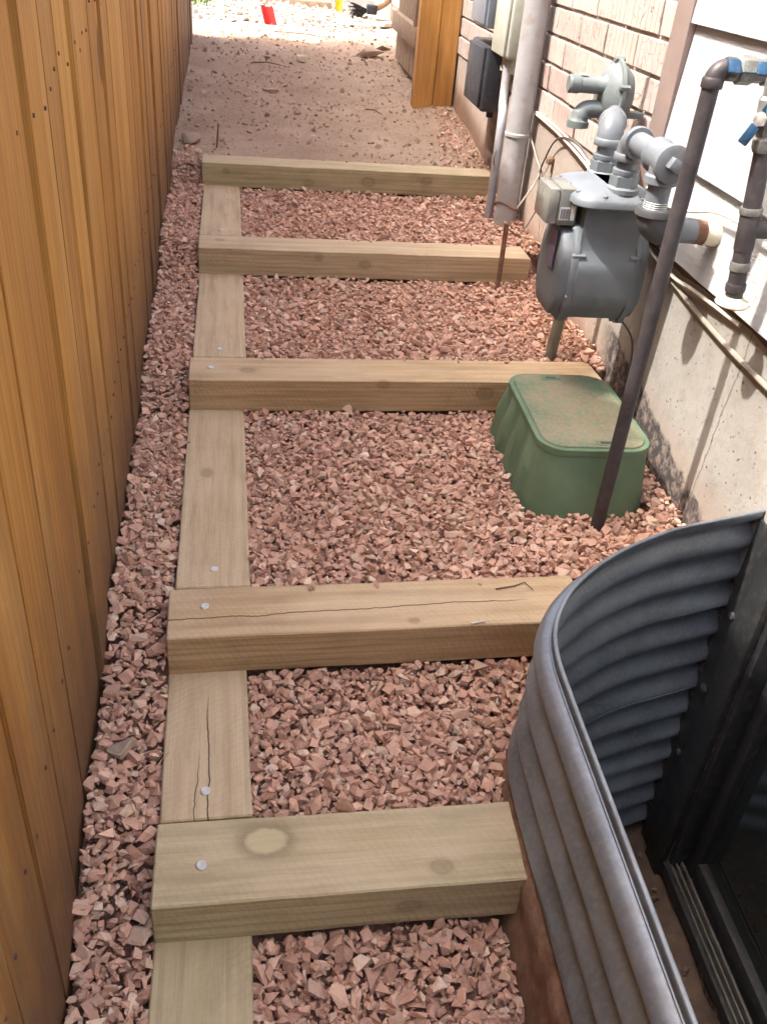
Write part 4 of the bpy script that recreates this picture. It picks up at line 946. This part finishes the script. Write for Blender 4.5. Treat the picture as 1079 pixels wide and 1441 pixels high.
g = G().lathe((1.022, 0.738, 0.824), (0, -1, 0), [(0.026, 0), (0.026, 0.002)], 20); part('plug', g, M['dark_fit'], tee)
g = G().bbox(-0.014, 0.014, -0.022, 0, -0.011, 0.011, 0.002, mtx=Matrix.Translation((1.022, 0.737, 0.824)) @ Matrix.Rotation(0.5, 4, 'Y')); part('plug_head', g, M['pipe_grey'], tee)
g = G().tube([(1.022, 0.776, 0.785), (1.022, 0.776, 0.722)], 0.0235, 18); dn = part('drop_nipple', g, M['pipe_grey'], outlet)
for k in range(5):
    g = G().lathe((1.022, 0.776, 0.745-0.004*k), (0, 0, 1), [(0.0232, -0.0012), (0.0246, 0), (0.0232, 0.0012)], 18); part('thread', g, M['steel'], dn)
part('elbow', elbow((1.022, 0.776, 0.692), (0, 0, -1), (1, 0, 0), 0.0325, 0.034, 0.0375), M['dark_fit'], outlet, ang=50)
part('wall_pipe', G().tube([(1.05, 0.776, 0.690), (1.120, 0.776, 0.689)], 0.0235, 18), M['pipe_grey'], outlet)
part('rusty_band', G().tube([(1.118, 0.776, 0.689), (1.140, 0.776, 0.689)], 0.0242, 18), M['rust'], outlet)
part('wall_sleeve', G().tube([(1.138, 0.776, 0.689), (1.168, 0.776, 0.688)], 0.0262, 18), M['cream'], outlet)

reg = thing('gas_regulator', (1.11, 1.342, 0.80), 'grey round gas regulator with a side spring tube above the meter', 'regulator')
RC = Vector((1.090, 1.342, 0.862))
g = G().lathe(RC, (-1, 0, 0), [(0.028, -0.040), (0.052, -0.035), (0.065, -0.020), (0.072, -0.006), (0.080, -0.004), (0.080, 0.004), (0.072, 0.006), (0.063, 0.018), (0.044, 0.030), (0.026, 0.036)], 32); part('diaphragm_case', g, M['reg_grey'], reg, ang=30)
for i in range(5):
    a = 2*PI*i/5 + PI/2; p = RC + Vector((0, math.cos(a), math.sin(a)))*0.077
    g = G().lathe(p, (-1, 0, 0), [(0.0075, -0.012), (0.0075, 0.012), (0.004, 0.014)], 6); part('bolt', g, M['reg_grey'], reg)
g = G().lathe(RC + Vector((-0.025, -0.01, 0.018)), (-1, 0, 0), [(0.028, 0), (0.0195, 0.012), (0.0195, 0.068), (0.0215, 0.070), (0.0215, 0.092), (0.018, 0.096)], 20); part('spring_tube', g, M['reg_grey'], reg)
g = G().lathe(RC + Vector((-0.085, -0.01, 0.0395)), (0, 0, 1), [(0.013, 0), (0.012, 0.002)], 4); part('sticker', g, M['label'], reg)
vp = [RC + Vector((-0.02, -0.01, -0.036)), RC + Vector((-0.055, -0.01, -0.036)), RC + Vector((-0.072, -0.012, -0.042)), RC + Vector((-0.08, -0.014, -0.060)), RC + Vector((-0.08, -0.014, -0.078))]
part('vent', G().tube(catmull(vp, 5), [0.021]*12 + [0.023]*4 + [0.027]*5, 18), M['reg_grey'], reg)
g = G().lathe((1.104, 1.342, 0.79), (0, 0, 1), [(0.026, -0.02), (0.028, -0.012), (0.028, 0.014), (0.034, 0.018), (0.034, 0.026)], 16); part('valve_body', g, M['dark_fit'], reg)
g = G().bbox(1.10, 1.172, 1.318, 1.362, 0.812, 0.826, 0.002); part('mount_plate', g, M['reg_grey'], reg)
riser = thing('gas_riser', (1.06, 1.342, 0.14), 'olive grey gas riser pipe rising from the gravel behind the meter', 'pipe')
part('pipe', G().tube([(1.058, 1.342, 0.12), (1.071, 1.342, 0.32), (1.100, 1.342, 0.79)], 0.0165, 16), M['riser'], riser)
part('coupling', G().lathe((1.070, 1.342, 0.30), (0.04, 0, 1), [(0.017, 0), (0.021, 0.003), (0.021, 0.035), (0.017, 0.04)], 16), M['meter'], riser)
solo('ground_wire', G().tube([(1.105, 1.045, 0.41), (1.15, 1.03, 0.36), (1.175, 1.05, 0.30), (1.178, 1.05, 0.24), (1.176, 1.04, 0.15)], 0.0022, 6, smooth=8), M['wire_dark'], (1.176, 1.04, 0.15), 'thin dark wire curling from the gas meter down the stained wall', 'wire')

# ------------------------------------------------------------------ irrigation pipes
ip = thing('irrigation_pipe', (0.99, 0.595, 0.06), 'tall brown pipe standing before the green box with a blue handled valve on top', 'pipe')
part('standpipe', G().tube([(0.990, 0.595, 0.05), (0.9905, 0.595, 0.98)], 0.0148, 20), M['brown_pipe'], ip)
part('elbow', elbow((0.991, 0.595, 1.008), (0, 0, 1), (1, 0, 0), 0.0165, 0.024, 0.0185), M['brown_pipe'], ip, ang=50)
g = G().lathe((1.012, 0.595, 1.008), (1, 0, 0), [(0.019, 0), (0.019, 0.014), (0.023, 0.018), (0.023, 0.042), (0.019, 0.046), (0.019, 0.062), (0.022, 0.064), (0.022, 0.085), (0.018, 0.09)], 8); part('valve_body', g, M['patina'], ip, ang=25)
g = G().bbox(-0.007, 0.062, -0.0095, 0.0095, 0, 0.003, 0.001, mtx=Matrix.Translation((1.012, 0.580, 1.012)) @ Matrix.Rotation(0.9, 4, 'X'))
g.bbox(-0.010, 0.012, -0.012, 0.012, 0.0, 0.006, 0.002, mtx=Matrix.Translation((1.012, 0.578, 1.012)) @ Matrix.Rotation(0.9, 4, 'X')); g.bbox(0.040, 0.066, -0.012, 0.012, 0.0, 0.006, 0.002, mtx=Matrix.Translation((1.012, 0.578, 1.012)) @ Matrix.Rotation(0.9, 4, 'X'))
part('valve_handle', g, M['blue'], ip)
g = G().tube([(1.09, 0.595, 1.008), (1.105, 0.596, 1.018), (1.112, 0.596, 1.05), (1.112, 0.596, 1.09)], [0.024, 0.028, 0.026, 0.021], 14, smooth=5); part('breaker_body', g, M['patina'], ip)
g = G().lathe((1.112, 0.596, 1.085), (0, 0, 1), [(0.026, 0), (0.028, 0.006), (0.028, 0.022), (0.02, 0.028), (0.02, 0.07), (0.034, 0.075), (0.034, 0.11), (0.02, 0.125)], 12); part('breaker_cap', g, M['patina'], ip)
hp_ = thing('drain_pipe', (1.095, 0.508, 0.63), 'patinated bronze pipe with a blue lever hanging by the siding, pale disc at its foot', 'pipe')
b0 = Vector((1.096, 0.506, 0.640)); b1 = Vector((1.058, 0.512, 1.03)); db = (b1-b0)
part('pipe', G().tube([b0, b0 + db*0.72], 0.0155, 18), M['brown_pipe'], hp_)
for t0, t1, r in ((0.05, 0.09, 0.0178), (0.15, 0.19, 0.0178), (0.24, 0.42, 0.0172), (0.40, 0.43, 0.0195)):
    g = G().lathe(b0 + db*t0, db, [(r*0.96, 0), (r, 0.003), (r, (t1-t0)*db.length-0.003), (r*0.96, (t1-t0)*db.length)], 16); part('coupling', g, M['patina'] if t0 in (0.15, 0.40) else M['brown_pipe'], hp_)
g = G().lathe(b0 + db*0.66, db, [(0.019, 0), (0.022, 0.006), (0.022, 0.02), (0.019, 0.024), (0.021, 0.04), (0.024, 0.045), (0.024, 0.08), (0.019, 0.086), (0.019, 0.11), (0.015, 0.12)], 8); part('valve_body', g, M['patina'], hp_, ang=25)
hc = b0 + db*0.79 + Vector((-0.022, -0.012, 0)); hd_ = Vector((0.018, -0.006, 0.040)); hl = G()
for s_ in (-1, 1):
    q = (hd_*s_).to_track_quat('X', 'Y').to_matrix().to_4x4(); hl.bbox(0.010, 0.044, -0.0085, 0.0085, -0.003, 0.003, 0.0025, mtx=Matrix.Translation(hc) @ q)
part('valve_handle', hl, M['blue'], hp_)
g = G().lathe(hc + Vector((0.022, 0.010, 0)), (-0.9, -0.4, 0), [(0.008, 0), (0.008, 0.022), (0.012, 0.023), (0.012, 0.029), (0.006, 0.031)], 6); part('stem_nut', g, M['steel'], hp_)
part('wall_branch', G().tube([b0 + db*0.335, Vector((1.165, 0.512, 0.770))], 0.0155, 16), M['brown_pipe'], hp_)
g = G().lathe(b0 + Vector((0, 0, 0.002)), (0, 0, -1), [(0.017, -0.008), (0.019, -0.003), (0.029, 0.0), (0.031, 0.003), (0.031, 0.006), (0.028, 0.009)], 24); part('foot_disc', g, M['cream'], hp_)

# ------------------------------------------------------------------ conduit, boxes and cables on the wall
cd = thing('conduit', (1.125, 2.35, 0.2), 'thick grey vertical conduit standing at the foot of the brick wall', 'conduit')
g = G().tube([(1.128, 2.352, 0.08), (1.128, 2.352, 0.60)], 0.042, 28); part('pipe', g, M['conduit'], cd)
g = G().tube([(1.128, 2.352, 0.58), (1.128, 2.352, 2.6)], 0.0435, 28); part('pipe', g, M['conduit'], cd)
g = G().lathe((1.128, 2.352, 0.572), (0, 0, 1), [(0.043, 0), (0.047, 0.003), (0.047, 0.012), (0.0435, 0.016)], 28); part('coupling', g, M['conduit'], cd)
g = G().tube([(1.128+0.045*math.cos(a), 2.352+0.045*math.sin(a), 0.335+0.012*math.sin(2*a)) for a in np.linspace(0, 6.2, 30)], 0.003, 6); part('tie_wire', g, M['rust'], cd)
sc_ = thing('small_conduit', (1.10, 2.46, 0.2), 'slim pale conduit running beside the thick grey one up to the utility box', 'conduit')
part('pipe', G().tube([(1.082, 2.43, 0.08), (1.082, 2.43, 0.58), (1.098, 2.52, 0.66), (1.105, 2.56, 0.80)], 0.0165, 14, smooth=5), M['conduit'], sc_)
bb = thing('utility_box', (1.15, 2.62, 0.78), 'beige plastic utility box on the brick wall beside the thick conduit', 'box')
g = G().bbox(1.080, 1.180, 2.50, 2.72, 0.80, 1.02, 0.012, 3); part('case', g, M['beige_box'], bb)
g = G().bbox(1.068, 1.082, 2.507, 2.713, 0.806, 1.014, 0.006, 2); part('cover', g, M['beige_box'], bb)
for yy in (2.55, 2.64): part('cable_gland', G().lathe((1.12, yy, 0.805), (0, 0, -1), [(0.019, 0), (0.019, 0.035), (0.023, 0.038), (0.023, 0.055)], 14), M['beige_box'], bb)
kb = thing('cable_box', (1.14, 3.0, 0.60), 'black utility box low on the house wall', 'box')
g = G().bbox(1.075, 1.180, 2.80, 3.13, 0.575, 0.815, 0.014, 3); part('case', g, M['black_box'], kb)
g = G().bbox(1.062, 1.077, 2.815, 3.115, 0.588, 0.803, 0.006, 2); part('door', g, M['black_box'], kb)
part('cable_gland', G().lathe((1.13, 2.86, 0.58), (0, 0, -1), [(0.014, 0), (0.014, 0.03)], 12), M['black_box'], kb)
part('conduit_stub', G().tube([(1.14, 2.95, 0.81), (1.14, 2.93, 0.86)], 0.016, 12), M['conduit'], kb)
mb = thing('meter_cabinet', (1.12, 2.9, 0.87), 'blue grey steel cabinet on the brick wall above the black box', 'box')
g = G().bbox(1.045, 1.180, 2.74, 3.02, 0.875, 1.35, 0.008, 2); part('case', g, M['blue_box'], mb)
g = G().bbox(1.035, 1.047, 2.75, 3.01, 0.885, 1.34, 0.004, 2); part('door', g, M['blue_box'], mb)
X = 1.176
solo('cable', G().tube([(X, 2.33, 0.655), (X, 2.03, 0.648), (1.168, 1.67, 0.628), (1.150, 1.42, 0.60), (1.160, 1.30, 0.575), (X, 1.20, 0.572), (1.172, 1.05, 0.552), (1.168, 0.91, 0.548), (1.17, 0.80, 0.556), (1.178, 0.6, 0.560)], 0.0042, 8, smooth=8), M['wire_cream'], (X, 2.0, 0.64), 'cream cable sagging along the top edge of the foundation', 'cable')
solo('cable', G().tube([(X, 2.33, 0.662), (X, 2.05, 0.660), (1.172, 1.78, 0.650), (1.165, 1.55, 0.628), (1.158, 1.40, 0.632), (1.165, 1.22, 0.66), (1.150, 1.14, 0.69), (1.148, 1.06, 0.67), (1.155, 0.9, 0.70), (1.150, 0.75, 0.735), (1.152, 0.55, 0.742)], 0.0036, 8, smooth=8), M['wire_cream'], (X, 2.0, 0.66), 'cream cable looping behind the gas pipes and over the white siding', 'cable')
solo('cable', G().tube([(1.18, 1.22, 0.546), (1.1795, 0.967, 0.532), (1.1795, 0.786, 0.515), (1.1795, 0.615, 0.505), (1.1795, 0.458, 0.501), (1.1795, 0.2, 0.497), (1.1795, -0.4, 0.49)], 0.0058, 8, smooth=6), M['wire_grey'], (1.18, 0.6, 0.5), 'grey brown cable strung along the foundation below the siding', 'cable')
solo('wire', G().tube([(1.13, 2.60, 0.76), (1.16, 2.55, 0.66), (1.172, 2.40, 0.60), (1.174, 2.22, 0.53), (1.176, 2.16, 0.50), (1.15, 2.12, 0.46), (1.08, 2.03, 0.40)], 0.0032, 7, smooth=8), M['wire_grey'], (1.17, 2.3, 0.55), 'thin grey wire hanging from the utility box down the foundation', 'wire')
solo('wire', G().tube([(X, 1.60, 0.615), (1.17, 1.75, 0.66), (1.17, 1.92, 0.655), (1.17, 2.03, 0.62), (1.172, 2.11, 0.55), (1.174, 2.15, 0.50), (1.176, 2.14, 0.45)], 0.003, 7, smooth=8), M['wire_dark'], (1.17, 2.0, 0.6), 'thin dark wire arching over the cream cables on the foundation', 'wire')
solo('wire_clamp', G().bbox(1.166, 1.187, 2.045, 2.075, 0.545, 0.566, 0.003), M['rust'], (1.176, 2.06, 0.55), 'small rusty clamp fixed to the foundation beside the thin wires', 'clamp')
solo('stake', G().tube([(1.022, 1.895, 0.10), (1.018, 1.893, 0.385)], 0.0085, 10), M['rust'], (1.022, 1.895, 0.1), 'rusty metal stake standing before the right end of a step timber', 'stake')
solo('wire', G().tube([(1.02, 1.893, 0.372), (1.06, 1.92, 0.345), (1.10, 2.0, 0.325), (1.14, 2.05, 0.36), (1.16, 2.02, 0.44), (1.165, 1.98, 0.53)], 0.0024, 6, smooth=8), M['wire_dark'], (1.08, 1.95, 0.34), 'loop of thin wire running from the rusty stake to the wall', 'wire')
solo('wire_coil', G().tube([(1.075 + 0.03*math.cos(a)*0.4, 2.42+0.03*math.cos(a), 0.47 + 0.03*math.sin(a) + 0.004*a) for a in np.linspace(0, 7.5, 40)], 0.0022, 6), M['wire_dark'], (1.075, 2.42, 0.47), 'small coil of dark wire on the slim pale conduit', 'wire')

# ------------------------------------------------------------------ gate, post and far things
gp = thing('gate_post', (1.08, 4.0, 0.38), 'brown stained double gate post standing against the house wall', 'post')
for xa, xb in ((0.975, 1.0765), (1.0785, 1.178)):
    g = G(); bm = bmesh.new(); bmesh.ops.create_cube(bm, size=1)
    for q in bm.verts: q.co = Vector(((xa+xb)/2 + q.co.x*(xb-xa), 4.05 + q.co.y*0.10, 1.25 + q.co.z*1.8))
    bmesh.ops.bevel(bm, geom=bm.edges[:], offset=0.004, segments=2, affect='EDGES'); g.bm(bm); part('post_board', g, M['post'], gp)
gt = thing('gate', (1.03, 4.4, 0.42), 'weathered wooden gate swung open along the house beyond the post', 'gate')
g = G().bbox(0.985, 1.022, 4.22, 5.35, 0.64, 0.74, 0.003); part('bottom_rail', g, M['grey_wood'], gt)
g = G().bbox(0.985, 1.022, 4.22, 5.35, 1.5, 1.6, 0.003); part('top_rail', g, M['grey_wood'], gt)
for k in range(8):
    ya = 4.18 + 0.148*k; g = G().bbox(1.024, 1.042, ya, ya+0.14, 0.47, 1.9, 0.002); part('gate_board', g, M['grey_wood'], gt)
g = G().bbox(0.982, 1.020, 4.24, 4.32, 0.742, 1.498, 0.003); part('stile', g, M['grey_wood'], gt)
def flag(loc, lean, w, h, mat, label):
    o = thing('marker_flag', loc, label, 'flag', 'marker flags in the pale rock'); x, y, z = loc; top = Vector((x + lean*0.22, y, z + 0.20))
    part('wire_stem', G().tube([Vector(loc), top], 0.0018, 6), M['wire_dark'], o)
    g = G(); n = 8; up = Vector((lean, 0, 0.9)).normalized()
    for side in (0, 1):
        for i in range(n+1):
            t = i/n; base = top + Vector((w*t, 0.02*math.sin(t*4) + 0.0012*side, -0.012*math.sin(t*3)))
            g.v += [tuple(base), tuple(base - up*h)]
    N2 = 2*(n+1)
    for i in range(n):
        a = 2*i; g.f += [(a, a+2, a+3, a+1), (N2+a, N2+a+1, N2+a+3, N2+a+2), (a, N2+a, N2+a+2, a+2), (a+1, a+3, N2+a+3, N2+a+1)]
    g.f += [(0, 1, N2+1, N2), (2*n, N2+2*n, N2+2*n+1, 2*n+1)]
    part('flag_cloth', g, mat, o)
flag((0.20, 6.5, 0.425), -0.25, 0.09, 0.13, M['red'], 'red marker flag stuck in the pale rock at the far end')
flag((0.74, 7.35, 0.53), 0.0, 0.06, 0.16, M['yellow'], 'yellow marker flag in the pale rock far behind')
br = thing('brush', (0.98, 7.2, 0.54), 'black bristled brush with a curved brown handle at the far end', 'brush')
g = G()
for k in range(160):
    a = rng.uniform(-0.7, 0.7); b = rng.uniform(-0.4, 0.4); p = Vector((1.0, 7.2, 0.60)); d = Vector((-math.cos(a), b, math.sin(a)*0.8 - 0.25)).normalized(); g.tube([p, p + d*rng.uniform(0.12, 0.19)], [0.004, 0.0012], 4)
part('bristles', g, M['bristle'], br)
part('head', G().bbox(0.985, 1.07, 7.15, 7.25, 0.57, 0.64, 0.012), M['bristle'], br)
part('handle', G().tube([(1.06, 7.2, 0.62), (1.15, 7.2, 0.68), (1.19, 7.2, 0.80), (1.17, 7.2, 1.1)], 0.03, 10, smooth=6), M['handle'], br)
for loc, sz, rz, lab in (((0.93, 6.75, 0.515), (0.17, 0.08, 0.03), 0.1, 'pale flat slab lying before the brush'), ((1.12, 6.85, 0.53), (0.13, 0.10, 0.035), 0.6, 'whitish flat slab leaning by the gate end')):
    v, f = hull_stone(55 + int(rz*10), 0.5); g = G().add([(p[0]*sz[0], p[1]*sz[1]*1.2, p[2]*sz[2]) for p in v], [tuple(t) for t in f], Matrix.Rotation(rz, 4, 'Z'))
    o = bpy.data.objects.new('stone_slab', mesh_of('stone_slab', g, M['slab'], 25)); C.objects.link(o); o.location = loc; tag(o, lab, 'slab')
g = G().bbox(-0.25, 0.75, 8.0, 8.05, 0.50, 0.58, 0.006); solo('edging_board', g, M['grey_wood'], (0.25, 8.0, 0.5), 'brown wooden edging board lying between pale rock and concrete', 'board')
g = G()
for k in range(900):
    x = rng.uniform(-1.3, -0.28); y = rng.uniform(7.3, 8.3); z = dirt_z(x, y); h = rng.uniform(0.05, 0.14); a = rng.uniform(0, 2*PI); w = 0.006; dx, dy = math.cos(a)*w, math.sin(a)*w; lx, ly = rng.normal(0, 0.03, 2)
    o_ = len(g.v); g.v += [(x-dx, y-dy, z), (x+dx, y+dy, z), (x+lx*0.5+dx*0.6, y+ly*0.5+dy*0.6, z+h*0.6), (x+lx*0.5-dx*0.6, y+ly*0.5-dy*0.6, z+h*0.6), (x+lx*1.3, y+ly*1.3, z+h)]; g.f += [(o_, o_+1, o_+2, o_+3), (o_+3, o_+2, o_+4)]
me = bpy.data.meshes.new('grass'); me.from_pydata(g.v, [], g.f); me.materials.append(M['grass']); ob = bpy.data.objects.new('grass', me); C.objects.link(ob); tag(ob, 'patch of green grass past the end of the fence', 'grass', kind='stuff')
sticks = [((0.12, 4.9), (0.3, 4.95), 'long thin stick on the dirt past the fence shadow'), ((0.72, 3.9), (0.80, 3.84), 'short pale stick on the dirt before the gate post'), ((0.02, 3.02), (0.03, 3.0), 'tiny upright twig behind the topmost step'), ((0.25, 6.2), (0.62, 6.1), 'thin branch lying where dirt meets pale rock')]
for i, ((xa, ya), (xb, yb), lab) in enumerate(sticks):
    up_ = 0.10 if i == 2 else 0.006
    g = G().tube([(xa, ya, dirt_z(xa, ya)+0.004), ((xa+xb)/2, (ya+yb)/2+0.01, dirt_z((xa+xb)/2, (ya+yb)/2)+0.008+up_*0.5), (xb, yb, dirt_z(xb, yb)+up_)], [0.004, 0.0035, 0.002], 6); solo('stick', g, M['stick'], (xa, ya, dirt_z(xa, ya)), lab, 'stick')

# litter on the timbers
def on_step(i, u, w): return S(STEP[i][1] + u*math.cos(STEP[i][2]) - w*math.sin(STEP[i][2]), STEP[i][0] + u*math.sin(STEP[i][2]) + w*math.cos(STEP[i][2]), STEP_Z[i] + 0.003)
solo('twig', G().tube([on_step(1, 0.63, 0.10), on_step(1, 0.67, 0.107), on_step(1, 0.695, 0.118), on_step(1, 0.705, 0.092)], [0.0016, 0.0014, 0.0012, 0.0008], 6), M['stick'], on_step(1, 0.65, 0.1), 'bent dry twig lying on the cracked step timber by the well rim', 'twig')
solo('splinter', G().tube([on_step(1, 0.555, 0.001), on_step(1, 0.585, 0.006)], [0.0028, 0.0010], 4), M['cream'], on_step(1, 0.56, 0.0), 'pale wood splinter on the front edge of the cracked step timber', 'splinter')
g = G()
for k in range(150):
    x = rng.uniform(-0.05, 1.1); y = rng.uniform(-0.6, 2.6); z = gravel_ok(x, y, 0.0)
    if z is None: continue
    a = rng.uniform(0, 2*PI); l = rng.uniform(0.012, 0.035); d = Vector((math.cos(a), math.sin(a), rng.uniform(-0.15, 0.15)))*l; p = Vector((x, y, z + 0.014))
    g.tube([p, p + d*0.5 + Vector((0, 0, 0.003)), p + d], [0.0009, 0.0008, 0.0004], 4)
ob = struct('dry_litter', g, M['straw'], 'stuff'); tag(ob, 'bits of dry straw and twig scattered over the red gravel', 'litter')
